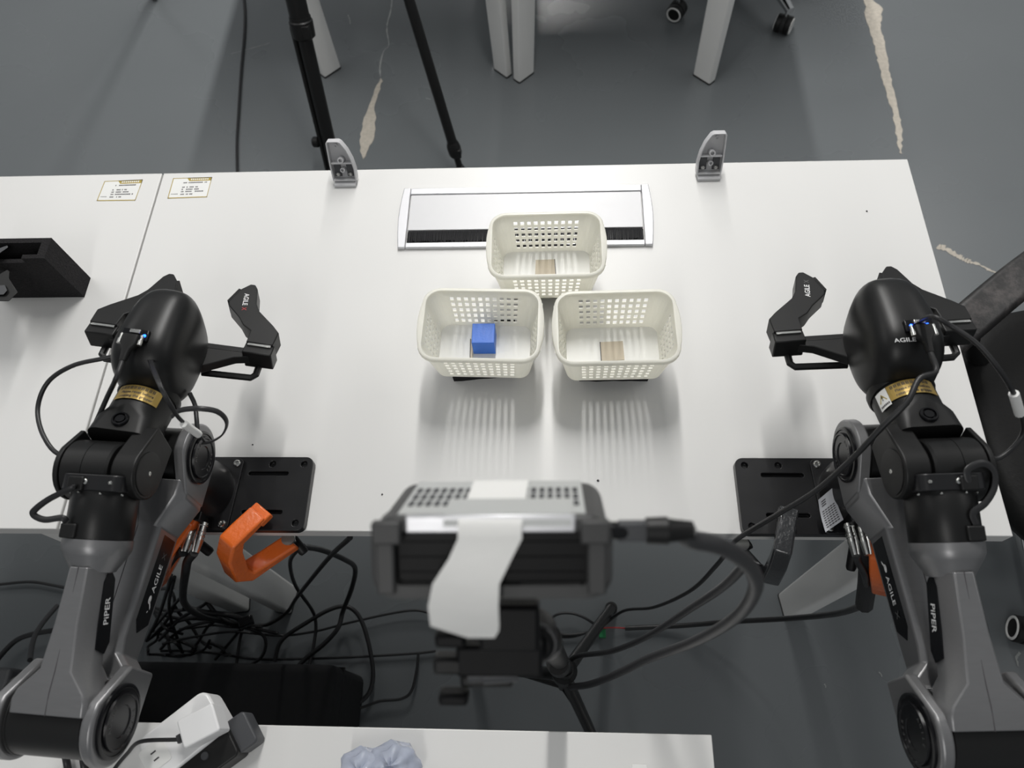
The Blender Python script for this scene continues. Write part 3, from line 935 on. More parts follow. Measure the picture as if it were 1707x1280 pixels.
    pg = MB().loft([[pl0 + A * p - pu * w_ + pn * q for p, q in rrect(hw, hh, .002, 3)] for w_, hw, hh in ((0, .0085, .0042), (.010, .0085, .0042), (.017, .0045, .0038), (.024, .0036, .0036), (.030, .0032, .0032))]).build('usb_plug', 'matte', gb, ang=40)
    for q in (-1, 1):
        MB().lathe(pl0 + A * q * .0105 + pu * .001, pu * -.0115, [(0, .0018), (.5, .0018), (.52, .0026), (1, .0026)], 12).build('thumb_screw', 'steel', pg)
    if logo_egg:
        tm = MB()
        def eg(x, y):
            d = V((x * s + .012, y - .050, .060)); e = egg(tuple(d)); c = G(*ec)
            return c + (e - c) * 1.008
        put_text(tm, 'AGILE', .0085, eg)
        tm.build('housing_text', 'white_ink', gb, smooth=False, closed=False)
    # ---- gripper rail and fingers
    gz = .000
    rl = MB().obox(G(0, .194, gz - .004), A, gd, gn, .104, .0042, .0035).build('slide_rail', 'satin', t, bevel=0.001)
    MB().obox(G(0, .1995, gz - .010), A, gd, gn, .106, .0020, .0030).build('rail_bar', 'matte', rl, bevel=0.0006)
    for side in (1, -1):
        mb = MB()
        pts = [(side * .028, .172), (side * .030, .190), (side * .078, .190), (side * .084, .184), (side * .068, .180), (side * .034, .158)]
        mb.loft([[G(x, y, gz + h) for x, y in pts] for h in (-.012, .000)])
        mb.build('rail_gusset', 'matte', rl, bevel=0.001)
        MB().tube([G(side * .03, .168, gz - .022), G(side * .088, .170, gz - .022), G(side * .093, .174, gz - .020), G(side * .093, .186, gz - .018)], .0042, 8, 1, sm=False).build('guide_bar', 'satin', rl)
        fo2 = [(.1100, .198), (.1110, .220), (.1010, .231), (.0760, .254), (.0690, .266), (.0610, .294), (.0560, .301), (.0500, .301), (.0415, .290), (.0345, .264), (.0365, .257), (.0560, .238), (.0650, .226), (.0770, .218), (.0780, .198)]
        fo2 = [(x, y * 1.0) for x, y in fo2]
        fg = MB().loft([[G(side * x, y, gz + h) for x, y in fo2] for h in (-.012, .010)]).build('finger', 'matte', t, bevel=0.0012)
        MB().obox(G(side * .094, .1925, gz - .006), A, gd, gn, .0175, .0085, .0125).build('finger_carriage', 'satin', fg, bevel=0.0015)
        MB().obox(G(side * .094, .1965, gz + .0075), A, gd, gn, .0140, .0018, .0014).build('carriage_clip', 'steel', fg, bevel=0.0003)
        # ribbed grip pad on the inner face
        a0, a1 = V((.0337, .2650, 0)), V((.0405, .2900, 0))
        mb = MB(); N_ = 12
        for i in range(N_):
            c0 = a0.lerp(a1, (i + .5) / N_); dd = (a1 - a0).normalized(); nn_ = V((-dd.y, dd.x, 0))
            c3 = c0 + nn_ * .0004
            mb.obox(G(side * c3.x, c3.y, gz - .001), (A * side * dd.x + gd * dd.y), (A * side * nn_.x + gd * nn_.y), gn, (a1 - a0).length / N_ * .36, .0018, .0105)
        pd = mb.build('grip_pad', 'rubber', fg, smooth=False)
        if side == 1:
            tm = MB()
            o3 = G(.0540, .2680, gz + .0102)
            tdir = (G(.0500, .2900, 0) - G(.0580, .2500, 0)).normalized() * -s
            tup = gn.cross(tdir)
            put_text(tm, 'AGILE', .0085, flat_fn(o3 + tdir * -.003, tdir, tup), 1.0)
            tm.build('finger_text', 'white_ink', fg, smooth=False, closed=False)
            tm = MB(); put_text(tm, 'X', .0080, flat_fn(o3 + tdir * .0145, tdir, tup)); tm.build('finger_letter', 'red_ink' if s > 0 else 'grey_ink', fg, smooth=False, closed=False)
    Rz = Matrix.Rotation(-s * math.radians(yaw), 3, 'Z'); bo = V(t.location)
    def world(f): return lambda *q: bo + Rz @ (f(*q) - bo)
    return dict(P=world(P), G=world(G), F=world(F), U=world(U), pl=world(lambda: pl0 - pu * .030)(), pu=Rz @ pu, pn=Rz @ pn, pp=world(lambda: pp)())


XL, XR = -0.411, 0.413
mounting_plate(XL, 1, 'black mounting plate under the left robot arm, held by orange clamps')
mounting_plate(XR, -1, 'black mounting plate under the right robot arm, held by a black clamp')
RL = robot_arm(XL, 1, 'grey and black robot arm on the left, gripper reaching over the desk seam')
RR = robot_arm(XR, -1, 'grey and black robot arm on the right, beside the black chair', 0.004, True, 2.2, 2.0)

# curled nameplate on the right arm's base
t = thing('name_label', 'curled silver label with printed lines stuck on the right robot base', 'label', at(1385, 850, TOP + 0.03))
tl, tr, br, bl = at(1364, 833, .795), at(1389, 812, .800), at(1406, 866, .786), at(1376, 887, .783)
def lf(uu, vv, h=0.0):
    p = tl.lerp(tr, uu).lerp(bl.lerp(br, uu), vv)
    nrm = (tr - tl).cross(bl - tl).normalized()
    if nrm.z < 0: nrm = -nrm
    return p + nrm * (h - .004 * math.sin(math.pi * vv))
vs, fs = [], []
for k in range(11):
    for h in (0, .0004):
        vs += [lf(0, k / 10, h), lf(1, k / 10, h)]
for k in range(10):
    b0, b1 = k * 4, k * 4 + 4
    fs += [(b0 + 2, b0 + 3, b1 + 3, b1 + 2), (b0 + 1, b0, b1, b1 + 1), (b0, b0 + 2, b1 + 2, b1), (b0 + 3, b0 + 1, b1 + 1, b1 + 3)]
MB().add(vs, fs).build('sheet', 'silverlabel', t)
mb = MB()
for k in range(8):
    v0 = .42 + k * .068
    for q in range(5):
        u0 = .12 + q * .155
        mb.add([lf(u0, v0, .0007), lf(u0 + .12, v0, .0007), lf(u0 + .12, v0 + .03, .0007), lf(u0, v0 + .03, .0007)], [(0, 1, 2, 3)])
for k in range(3): mb.add([lf(.15, .12 + k * .07, .0007), lf(.42, .12 + k * .07, .0007), lf(.42, .15 + k * .07, .0007), lf(.15, .15 + k * .07, .0007)], [(0, 1, 2, 3)])
mb.build('printed_lines', 'ink', t, smooth=False, closed=False)

# ------------------------------------------------------------------ clamps
def clamp(tip, sp0, sp1, low, m, label, screw_len=.035, w=.011):
    """C-shaped clamp: jaw tip on the plate, spine hanging in front of the desk edge, lower arm under it"""
    tip, sp0, sp1, low = [V(p) for p in (tip, sp0, sp1, low)]
    t = thing('c_clamp', label, 'clamp', tip)
    fw = (sp0 - tip); side = fw.cross(sp1 - sp0).normalized()
    C4 = [tip, sp0, sp1, low]
    # I-beam section swept along the C
    path = [tip, tip.lerp(sp0, .55), sp0.lerp(tip, .16), sp0.lerp(sp1, .22), sp1.lerp(sp0, .22), sp1.lerp(low, .16), low.lerp(sp1, .45), low]
    cen = (tip + low) / 2
    def sweep(k0, k1):
        secs = []
        for i, p in enumerate(path):
            d = (path[min(i + 1, len(path) - 1)] - path[max(i - 1, 0)]).normalized()
            o_ = d.cross(side).normalized()
            if (p - cen).dot(o_) < 0: o_ = -o_
            hh = [.006, .008, .0105, .011, .011, .0105, .0095, .009][i]
            secs.append([p + side * k0 * w - o_ * hh * k1, p + side * k0 * w + o_ * hh * k1, p - side * k0 * w + o_ * hh * k1, p - side * k0 * w - o_ * hh * k1])
        return MB().loft(secs)
    fr_ = sweep(1.0, 1.0).build('frame', m, t, bevel=0.003, seg=3)
    up = (tip - low).normalized() if abs((tip - low).normalized().z) > .3 else Z
    up = Z
    MB().obox(tip + up * -.004, fw.normalized(), side, up, .009, w * 1.05, .006).build('jaw_pad', m, t, bevel=0.002)
    MB().lathe(low, up * .018, [(0, .0055), (.8, .0055), (.8, .009), (1, .009)], 18).build('pressure_screw', 'steel', t)
    return t, low, side, fw.normalized()


def grip(t, p0, p1, r):
    mb = MB().lathe(p0, V(p1) - V(p0), [(0, r * .7), (.05, r), (.9, r), (1, r * .8)], 16)
    return mb.build('handle_grip', 'matte', t)


t, low, side, fw = clamp(at(431, 856, .785), at(378, 908, .792), at(398, 962, .690), at(487, 903, .690), 'orange', 'orange clamp with its C-shaped frame on the left plate, right one of the pair', w=.0125)
grip(t, at(487, 896, .682), at(508, 922, .676), .0065)
t, low, side, fw = clamp(at(312, 868, .792), at(268, 935, .785), at(262, 972, .70), at(300, 905, .70), 'orange', 'orange clamp half hidden behind the left upper arm', w=.0100)
grip(t, at(322, 898, .70), at(352, 922, .69), .0065)
t, low, side, fw = clamp(at(1314, 858, .790), at(1303, 925, .790), at(1282, 968, .70), at(1232, 912, .70), 'blackenamel', 'black clamp on the right mounting plate', w=.0105)
grip(t, at(1252, 905, .70), at(1222, 922, .69), .0065)
t, low, side, fw = clamp(at(1476, 880, .780), at(1468, 935, .775), at(1474, 990, .69), at(1492, 905, .70), 'orange', 'orange clamp under the right robot arm', w=.0125)
grip(t, at(1425, 905, .70), at(1418, 950, .68), .0065)

# ------------------------------------------------------------------ foam block and neighbour gripper on the left desk
t = thing('foam_holder', 'tall black foam block with a cut-out, standing on the left desk', 'foam block', (-0.73, 0.375, TOP))
o = MB().box((-0.80, 0.3575, TOP + .0003), (-0.6665, 0.3925, TOP + 0.100)).build('block', 'foam', t, smooth=False)
cut(o, MB().box((-0.775, 0.3640, TOP + 0.03), (-0.6790, 0.3845, TOP + 0.13)))
cut(o, MB().box((-0.82, 0.3450, TOP + 0.090), (-0.7000, 0.3700, TOP + 0.12)))
t = thing('gripper_tip', 'black gripper finger of another arm reaching in from the left edge', 'gripper', at(-10, 480, TOP + 0.07))
fo = [(-60, 470), (-10, 462), (12, 449), (16, 452), (15, 464), (30, 487), (15, 502), (-60, 502)]
MB().loft([[at(u, v, TOP + h) for u, v in fo] for h in (0.07, 0.095)]).build('finger', 'matte', t, bevel=.001)
MB().loft([[at(u, v, TOP + h) for u, v in ((-40, 478), (8, 475), (12, 484), (6, 491), (-40, 492))] for h in (0.0955, 0.098)])  .build('metal_clip', 'slate', t, bevel=.0004)
MB().loft([[at(u, v, TOP + h) for u, v in ((-60, 424), (-2, 414), (12, 409), (14, 412), (0, 422), (-60, 440))] for h in (0.085, 0.104)]).build('finger', 'slate', t, bevel=.001)

# ------------------------------------------------------------------ things on the desk along the bottom edge
FZ = TOP + 0.0003


def obj_box(pxa, pxb, halfw, z0, z1, r):
    """rounded bar whose axis runs from pixel a to pixel b at its top"""
    a, b = at(*pxa, z1), at(*pxb, z1)
    a.z = b.z = 0
    d = (b - a).normalized(); n = V((-d.y, d.x, 0))
    return MB().prism(rrect((b - a).length / 2, halfw, r, 5), (a + b) / 2, d, n, Z, z0, z1), d, n, (a + b) / 2


t = thing('power_strip', 'white plastic power strip at the bottom left, with a charger plugged in', 'power strip', at(300, 1220, FZ))
mb, d, n, c = obj_box((243, 1272), (360, 1180), .0265, FZ, FZ + .038, .011)
mb.build('strip_body', 'white_plastic', t, bevel=.003, seg=3)
for k in (-1,):
    e = c + d * -.032 + Z * (FZ + .0382)
    MB().prism(rrect(.014, .014, .003), e, d, n, Z, 0, .0006).build('socket_face', 'paper', t, bevel=.0003)
    for q in (-1, 1): MB().obox(e + n * q * .004 + Z * .0007, d, n, Z, .003, .0008, .0003).build('socket_slot', 'ink', t, smooth=False)
t = thing('usb_charger', 'white cube charger plugged into the white power strip', 'charger', at(330, 1205, FZ + .0385))
a1, b1 = at(296, 1226, FZ + .07), at(362, 1192, FZ + .07)
cc = (a1 + b1) / 2; dd = (b1 - a1); dd.z = 0; dd.normalize(); nn = V((-dd.y, dd.x, 0))
MB().prism(rrect(.0200, .0150, .003), V((cc.x, cc.y, 0)), dd, nn, Z, FZ + .0385, FZ + .069).build('charger_body', 'white_plastic', t, bevel=.002, seg=3)
p = V((cc.x, cc.y, FZ + .052)) - dd * .0205
MB().obox(p - dd * .005, dd, nn, Z, .005, .0045, .0028).build('usb_plug', 'cable2', t, bevel=.0008)
cable('charger_cable', [p - dd * .009, at(235, 1236, .80), at(212, 1256, .775), at(190, 1283, .757), at(170, 1320, .757)], .0022, 'cable', 'thin black lead from the white charger, running off at the bottom')

t = thing('power_adapter', 'black boxy power adapter with a grey end, beside the white power strip', 'adapter', at(350, 1260, FZ))
mb, d, n, c = obj_box((296, 1292), (386, 1228), .0205, FZ, FZ + .034, .006)
mb.build('adapter_body', 'matte', t, bevel=.002, seg=3)
e = c + d * .041
MB().prism(rrect(.012, .0190, .005), e + d * .0, d, n, Z, FZ, FZ + .027).build('end_block', 'slate', t, bevel=.002)
MB().lathe(c + Z * (FZ + .034), Z * .0012, [(0, .0045), (1, .004)], 16).build('indicator', 'slate', t)

t = thing('plastic_bag', 'crumpled clear bluish plastic bag at the bottom edge', 'plastic bag', at(640, 1275, FZ))
for (u, v, sx, sy, sz) in ((606, 1283, .024, .022, .022), (658, 1276, .026, .024, .027)):
    cc = at(u, v, FZ + .02)
    vs, fs = [], []
    NU, NV = 28, 18
    for i in range(NV + 1):
        th = math.pi * i / NV
        for j in range(NU):
            ph = 2 * math.pi * j / NU
            k = 1 + .10 * math.sin(3 * ph + 5 * th) + .07 * math.sin(7 * ph - 3 * th) + .05 * math.cos(11 * th + 2 * ph)
            vs.append((cc.x + sx * k * math.sin(th) * math.cos(ph), cc.y + sy * k * math.sin(th) * math.sin(ph), max(FZ, FZ + .02 + sz * k * math.cos(th))))
    for i in range(NV):
        for j in range(NU): fs.append((i * NU + j, i * NU + (j + 1) % NU, (i + 1) * NU + (j + 1) % NU, (i + 1) * NU + j))
    MB().add(vs, fs).build('bag_fold', 'bagfilm', t, ang=70)
c = at(1066, 1284, FZ)
tag(MB().box((c.x - .008, c.y - .012, FZ), (c.x + .008, c.y + .006, FZ + .002)).build('paper_scrap', 'paper', bevel=.0004), 'tiny white paper scrap at the bottom edge near the desk corner', 'paper')

# ------------------------------------------------------------------ case and box on the floor
t = thing('equipment_case', 'black case on the floor under the gap between the desks', 'case', (-0.53, -0.27, 0))
MB().box((-0.75, -0.46, 0.0), (-0.355, -0.110, 0.235)).build('case_body', 'case', t, bevel=.015, seg=4)
MB().box((-0.7505, -0.4605, 0.172), (-0.3545, -0.1095, 0.178)).build('case_seam', 'matte', t, bevel=.001)
t = thing('computer_tower', 'slate grey computer case at the left edge behind the robot elbow', 'computer', at(-30, 1150, 0))
b = at(19, 1112, .52)
MB().box((b.x - .17, b.y - .36, .012), (b.x, b.y, .52)).build('tower_shell', 'slate', t, bevel=.006, seg=3)
MB().box((b.x - .005, b.y - .35, .02), (b.x + .003, b.y - .012, .505)).build('side_panel', 'case', t, bevel=.001)
for dx in (-.15, -.02):
    for dy_ in (-.33, -.03): MB().cyl((b.x + dx, b.y + dy_, 0), (b.x + dx, b.y + dy_, .0125), .012, n=16).build('foot', 'rubber', t)

# ------------------------------------------------------------------ depth camera on its stand, close to the lens
OA = V((0.0, 0.55, -0.835)).normalized()         # where the device looks
UP = V((0.0, 0.835, 0.55)).normalized()
WX = V((0.9995, 0.012, 0.0)).normalized()
D = dp(822, 914, 0.366)
t = thing('depth_camera', 'blurred grey depth camera with white tape, close to the lens', 'camera', D)
def DV(a, b, c): return D + WX * a + UP * b - OA * c         # c: towards the back
def dprism(pts, c0, c1): return MB().loft([[DV(a, b, c) for a, b in pts] for c in (c0, c1)])
body = dprism(rrect(.0565, .0195, .011, 6), -.052, .0095).build('housing', 'cam_grey', t, bevel=.0015)
# frame around the recessed back: ring loft
O = rrect(.0575, .0205, .012, 6); I = rrect(.0465, .0135, .004, 6)
sec = lambda P, c: [DV(a, b, c) for a, b in P]
bf = MB().loft([sec(O, .0000), sec(O, .0125), sec(rrect(.0560, .0190, .011, 6), .0140), sec(I, .0140), sec(I, .0098)]).build('back_frame', 'cam_grey', t, ang=40)
MB().loft([sec(rrect(.0462, .0132, .004, 4), .0096), sec(rrect(.0462, .0132, .004, 4), .0104)]).build('back_panel', 'mount', t)
for k in range(3):
    MB().obox(DV(0, -.0085 + k * .0075, .0108), WX, UP, OA, .044, .0006, .0005).build('heat_fin', 'mount', t)
for q in (-1, 1):
    MB().obox(DV(q * .0500, -.002, .0150), WX, UP, OA, .0045, .0150, .0022).build('corner_post', 'cam_grey', t, bevel=.0012)
    MB().obox(DV(q * .0490, .0135, .0155), WX, UP, OA, .0070, .0055, .0030).build('corner_block', 'cam_grey', t, bevel=.0012)
tp = MB().loft([sec(rrect(.0450, .0008, .0007, 3, 0, .0202), c) for c in (-.050, .0110)]).build('vent_cover', 'cam_light', t)
mb = MB()
for i in range(20):
    for j in range(3):
        x = -.041 + .082 * i / 19
        if abs(x) < .015: continue
        mb.obox(DV(x, .0211, -.006 - j * .012), WX, OA, UP, .0013, .0040, .0004)
mb.build('vent_slots', 'slate', tp, smooth=False)['kind'] = 'stuff'
MB().obox(DV(0, .0172, .0142), WX, UP, OA, .040, .0042, .0012).build('back_ledge', 'alu', t, bevel=.0008)
MB().lathe(DV(.0555, .0090, .001), WX * .010, [(0, .0045), (.8, .0045), (1, .0035)], 16).build('side_port', 'gloss', t)
# white paper tape over the top and hanging down the back
def ribbon(path, hw, th, name, m, par):
    secs = []
    for i, (p, wx, off) in enumerate(path):
        dd = (path[min(i + 1, len(path) - 1)][0] - path[max(i - 1, 0)][0]).normalized()
        nn = dd.cross(WX).normalized()
        secs.append([p + WX * (off - wx) + nn * th, p + WX * (off + wx) + nn * th, p + WX * (off + wx), p + WX * (off - wx)])
    return MB().loft(secs).build(name, m, par, ang=50)
hw = .0150
path = [(DV(0, .0216, -.048), hw, .001), (DV(0, .0216, -.02), hw, .001), (DV(0, .0218, .004), hw, .001), (DV(0, .0212, .0135), hw, .0005), (DV(0, .0175, .0172), hw, 0),
        (DV(0, .0110, .0180), hw, .0), (DV(0, .0020, .0200), hw * .98, -.0045), (DV(0, -.0090, .0225), hw * 1.04, -.0110), (DV(0, -.0200, .0225), hw * 1.10, -.0125), (DV(0, -.0300, .0215), hw * 1.08, -.0120), (DV(0, -.0330, .0205), hw * .82, -.0085), (DV(0, -.0365, .0200), hw * .42, -.0045)]
tag(ribbon(path, hw, .0003, 'paper_tape', 'tape', None), 'strip of white paper tape over the blurred depth camera, its torn end hanging down', 'tape')
tag(ribbon([(DV(.008, .0222, -.01), .030, 0), (DV(.008, .0223, .006), .030, 0), (DV(.008, .0218, .0142), .030, 0), (DV(.008, .0165, .0165), .030, 0)], .03, .0002, 'clear_tape', 'cam_light', None), 'wide band of pale tape across the top of the depth camera', 'tape')

# mount under the camera
t = thing('camera_mount', 'black ball-joint clamp mount under the depth camera', 'camera mount', dp(830, 1090, .40))
def obx(u, v, dist, hx, hy, hz, name, m='mount', bev=.0022, ax=None):
    return MB().obox(dp(u, v, dist), WX, UP, OA, hx, hy, hz).build(name, m, t, bevel=bev)
obx(850, 1040, .400, .016, .013, .008, 'cradle')
obx(834, 1090, .420, .024, .009, .010, 'clamp_block')
obx(812, 1128, .425, .015, .0040, .006, 'clamp_bar', 'matte')
obx(752, 1062, .410, .0085, .0040, .006, 'jaw_lever')
obx(750, 1104, .418, .0090, .0050, .006, 'jaw_lever', 'matte')
obx(757, 1160, .425, .0085, .0035, .006, 'jaw_lever')
MB().lathe(dp(780, 1126, .418), dp(862, 1120, .418) - dp(780, 1126, .418), [(0, .0040), (.3, .0040), (.31, .0052), (1, .0052)], 18).build('clamp_screw', 'slate', t)
obx(882, 1048, .412, .0060, .010, .006, 'locking_arm')
b0 = dp(893, 1078, .425)
bl = MB().lathe(b0, OA * .030, [(0, .0080), (.06, .0105), (.30, .0120), (.8, .0120), (1, .0100)], 28).build('ball_socket', 'mount', t)
MB().ring(b0 + OA * .004, OA, .0112, .0016).build('socket_ring', 'cable2', t)

# stand
hubp = at(940, 1124, .40)
t = thing('tripod_stand', 'small black tripod stand carrying the depth camera between the desks', 'tripod', (hubp.x, hubp.y, 0))
c0 = b0 + OA * .026
MB().tube([c0, c0.lerp(hubp + Z * .10, .12), hubp + Z * .10], .0105, 14, 1, sm=False).build('column', 'mount', t)
MB().lathe(c0.lerp(hubp, .12), (hubp - c0) * .06, [(0, .013), (.9, .013), (1, .011)], 20).build('collar', 'satin', t)
MB().lathe(c0.lerp(hubp, .55), (hubp - c0) * .10, [(0, .013), (.9, .014), (1, .011)], 20).build('collar', 'satin', t)
MB().lathe(hubp - Z * .02, Z * .13, [(0, .018), (.6, .020), (.65, .014), (1, .013)], 20).build('hub', 'satin', t)
f1 = at(1019, 1013, .012); f2 = at(996, 1245, .012); f3 = at(792, 1112, .012)
for f in (f1, f2, f3):
    lg = MB().tube([hubp + (f - hubp) * .04, hubp.lerp(f, .5), f], .0105, 12, 1, sm=False).build('leg', 'satin', t)
    MB().lathe(f - Z * .0115, Z * .02, [(0, .013), (.6, .013), (1, .010)], 16).build('rubber_foot', 'rubber', lg)
    mid = V((hubp.x, hubp.y, .16))
    MB().tube([mid, hubp.lerp(f, .55)], .005, 8, 1, sm=False).build('brace', 'satin', t)
MB().tube([hubp - Z * .02, V((hubp.x, hubp.y, .15))], .008, 10, 1, sm=False).build('centre_rod', 'satin', t)
o3 = at(925, 1096, .95)
for k in range(3):
    p = at(917 + k * 10, 1082 + k * 8, .62)
    MB().obox(p, WX, Y, Z, .006, .004, .004).build('wing_screw', 'steel' if k == 2 else 'cable2', t, bevel=.001)

# camera lead
pl = DV(.0640, .0090, .001)
t = thing('camera_lead', 'thick grey lead curving from the depth camera down to the stand', 'cable', pl)
MB().obox(pl + WX * .004, WX, UP, OA, .0070, .0046, .0033).build('plug_shell', 'slate', t, bevel=.0006)
MB().lathe(pl + WX * .0105, WX * .0225, [(0, .0064), (.45, .0068), (.5, .0058), (1, .0045)], 16).build('strain_relief', 'matte', t)
P_ = [pl + WX * .030, dp(1150, 898, .365), dp(1205, 912, .385), dp(1250, 945, .43), dp(1258, 985, .49), dp(1225, 1030, .57), dp(1160, 1068, .68), dp(1080, 1098, .83), dp(1035, 1120, .92), dp(985, 1140, 1.02), dp(952, 1145, 1.10)]
MB().tube(P_, .0048, 12, 10).build('lead', 'cable2', t, ang=60)

# ------------------------------------------------------------------ big tripod behind the desk
q0, q1 = at(560, 285, 0.012), at(493, 0, .46)
e0, e1 = at(768, 284, 0.012), at(682, 0, .46)
t = thing('studio_tripod', 'tall black tripod standing behind the desk, two legs in view', 'tripod', ((q0.x + e0.x) / 2, q0.y + .4, 0))
ap = (q0 + (q1 - q0) * (1.95 / .46) + e0 + (e1 - e0) * (1.95 / .46)) / 2
def lerp3(a, b, k): return a + (b - a) * k
def onleg(a, b, z): return a + (b - a) * ((z - a.z) / (b.z - a.z))
qa = onleg(q0, q1, .40); ea = onleg(e0, e1, .60)
lg = MB().tube([q0, qa], .0190, 16, 1, sm=False).build('leg', 'satin', t)
MB().tube([qa, onleg(q0, q1, .9), ap], .0255, 16, 1, sm=False).build('leg_sleeve', 'satin', lg)
dq = (q1 - q0).normalized(); sdq = dq.cross(Y).normalized()
if sdq.x > 0: sdq = -sdq
MB().tube([q0 + sdq * .024, qa + sdq * .026], .0070, 10, 1, sm=False).build('side_rod', 'satin', lg)
MB().lathe(qa - dq * .03, dq * .055, [(0, .022), (.1, .029), (.8, .0305), (.85, .0275), (1, .0275)], 20).build('leg_lock', 'matte', lg)
MB().obox(qa + V((.016, -.02, 0)), sdq, dq.cross(sdq), dq, .010, .012, .016).build('lock_lever', 'matte', lg, bevel=.002)
kp = onleg(q0, q1, .10)
MB().lathe(kp + sdq * .028, sdq * .020, [(0, .010), (.2, .015), (.8, .015), (1, .011)], 16).build('knob', 'matte', lg)
MB().lathe(q0 - Z * .012, Z * .03, [(0, .022), (.6, .022), (1, .017)], 18).build('rubber_foot', 'rubber', lg)
lg = MB().tube([e0, onleg(e0, e1, .07)], .0095, 12, 1, sm=False).build('leg', 'satin', t)
MB().tube([onleg(e0, e1, .07), onleg(e0, e1, .5), ap], .0140, 14, 1, sm=False).build('leg_sleeve', 'satin', lg)
de = (e1 - e0).normalized()
MB().lathe(onleg(e0, e1, .055), de * .045, [(0, .014), (.2, .019), (.7, .0195), (1, .016)], 18).build('leg_lock', 'matte', lg)
MB().obox(onleg(e0, e1, .07) + V((.012, -.008, 0)), X, Y, Z, .006, .006, .014).build('lock_lever', 'matte', lg, bevel=.002)
MB().lathe(e0 - Z * .012, Z * .03, [(0, .014), (.6, .014), (1, .010)], 16).build('rubber_foot', 'rubber', lg)
f3 = V((ap.x - .75, ap.y + .20, .012))
MB().tube([f3, ap], .0165, 12, 1, sm=False).build('leg', 'satin', t)
MB().lathe(ap - Z * .04, Z * .12, [(0, .05), (.5, .055), (.6, .03), (1, .03)], 20).build('hub', 'satin', t)

# ------------------------------------------------------------------ office chairs
def caster(t, c, ax):
    ax = V(ax).normalized(); fw = V((-ax.y, ax.x, 0))
    r = .0275
    cs = MB().loft([[c + ax * k + fw * (r * 1.02 * math.cos(a)) + Z * (.0275 - c.z + max(-.012, r * 1.02 * math.sin(a))) + Z * (c.z) * 1.0 - Z * 0 for a in [2 * math.pi * i / 28 for i in range(28)]] for k in (-.006, .006)]).build('caster', 'rubber', t)
    for s in (-1, 1):
        wv = MB().lathe(V((c.x, c.y, r)) + ax * s * .007, ax * s * .017, [(0, r * .96), (.1, r), (.85, r), (1, r * .9), (1, r * .74)], 28).build('wheel', 'matte', cs)
        MB().ring(V((c.x, c.y, r)) + ax * s * .0235, ax, r * .80, .0030, 28, 8).build('wheel_ring', 'caster_ring', cs)
    MB().cyl((c.x, c.y, .048), (c.x, c.y, .085), .006, n=12).build('stem', 'chrome', cs)


def star_base(t, cx, cy, a0, r, axes=None):
    for k in range(5):
        a = math.radians(a0 + 72 * k)
        d = V((math.cos(a), math.sin(a), 0)); n = V((-d.y, d.x, 0))
        o = V((cx, cy, 0))
        def sc(q, z, w_, h_): return [o + d * q + n * p + Z * (z + hh) for p, hh in rrect(w_, h_, min(w_, h_) * .6, 3)]
        MB().loft([sc(.03, .125, .026, .020), sc(.16, .112, .021, .016), sc(r - .03, .090, .015, .011), sc(r + .012, .082, .012, .009)]).build('star_leg', 'chrome', t)
        ca = a + math.radians((axes or [65, 20, 50, 70, 30])[k])
        caster(t, o + d * r, (math.cos(ca), math.sin(ca), 0))
    MB().lathe(V((cx, cy, .085)), Z * .31, [(0, .035), (.15, .035), (.2, .027), (.5, .027), (.52, .014), (1, .014)], 24).build('gas_column', 'chrome', t)


def seat_mesh(cx, cy, hx, hy, z0, z1, ex=3.2, rot=0.0, dome=.012):
    mb = MB(); secs = []
    ca, sa = math.cos(rot), math.sin(rot)
    for k, sc_ in ((0, .90), (.12, .97), (.45, 1.0), (.8, .985), (.95, .94), (1, .86)):
        sec = []
        for i in range(56):
            a = 2 * math.pi * i / 56
            c_, s_ = math.cos(a), math.sin(a)
            x = hx * sc_ * math.copysign(abs(c_) ** (2 / ex), c_); y = hy * sc_ * math.copysign(abs(s_) ** (2 / ex), s_)
            sec.append(V((cx + ca * x - sa * y, cy + sa * x + ca * y, z0 + (z1 - z0) * k)))
        secs.append(sec)
    top = []
    for sc_, dz in ((.6, dome * .6), (.25, dome)):
        top.append([V((cx + (p.x - cx) * sc_ / .86, cy + (p.y - cy) * sc_ / .86, z1 + dz * (.4 if sc_ > .5 else .5))) for p in secs[-1]])
    return mb.loft(secs + top)


CX, CY = 1.018, 0.275
t = thing('office_chair', 'black leather office chair with worn armrest, right of the desk', 'chair', (CX, CY, 0))
star_base(t, CX, CY, -92, .278, [78, 20, 50, 70, 30])
seat_mesh(CX, CY - .005, .262, .236, .415, .485, 3.4, .06).build('seat', 'leather', t, ang=60)
arm_p = [V((.638, .322, .605)), V((.668, .352, .610)), V((.708, .385, .618)), V((.811, .466, .625)), V((.930, .545, .632)), V((1.06, .600, .64))]
mb = MB(); secs = []
SP = smooth_path(arm_p, 8)
for i, p in enumerate(SP):
    d = (SP[min(i + 1, len(SP) - 1)] - SP[max(i - 1, 0)]).normalized(); n = V((-d.y, d.x, 0)).normalized()
    k = min(1, .45 + i / 6, .45 + (len(SP) - 1 - i) / 6)
    secs.append([p + n * a * k + Z * b for a, b in rrect(.0310, .015, .012, 4)])
mb.loft(secs).build('armrest', 'leather_worn', t, ang=60)
MB().tube([V((.72, .39, .608)), V((.77, .39, .50)), V((.86, .36, .425))], .014, 12, 6).build('armrest_strut', 'satin', t)
MB().tube([V((1.04, .590, .625)), V((1.07, .54, .50)), V((1.05, .42, .425))], .014, 12, 6).build('armrest_strut', 'satin', t)
mb = MB(); secs = []
for k in range(9):
    z = .50 + .55 * k / 8
    secs.append([V((CX + .27 + .05 * k / 8 + a, CY + b * (1 - .12 * (k / 8) ** 2), z)) for a, b in rrect(.03, .22, .028, 5)])
mb.loft(secs).build('backrest', 'leather', t, ang=60)

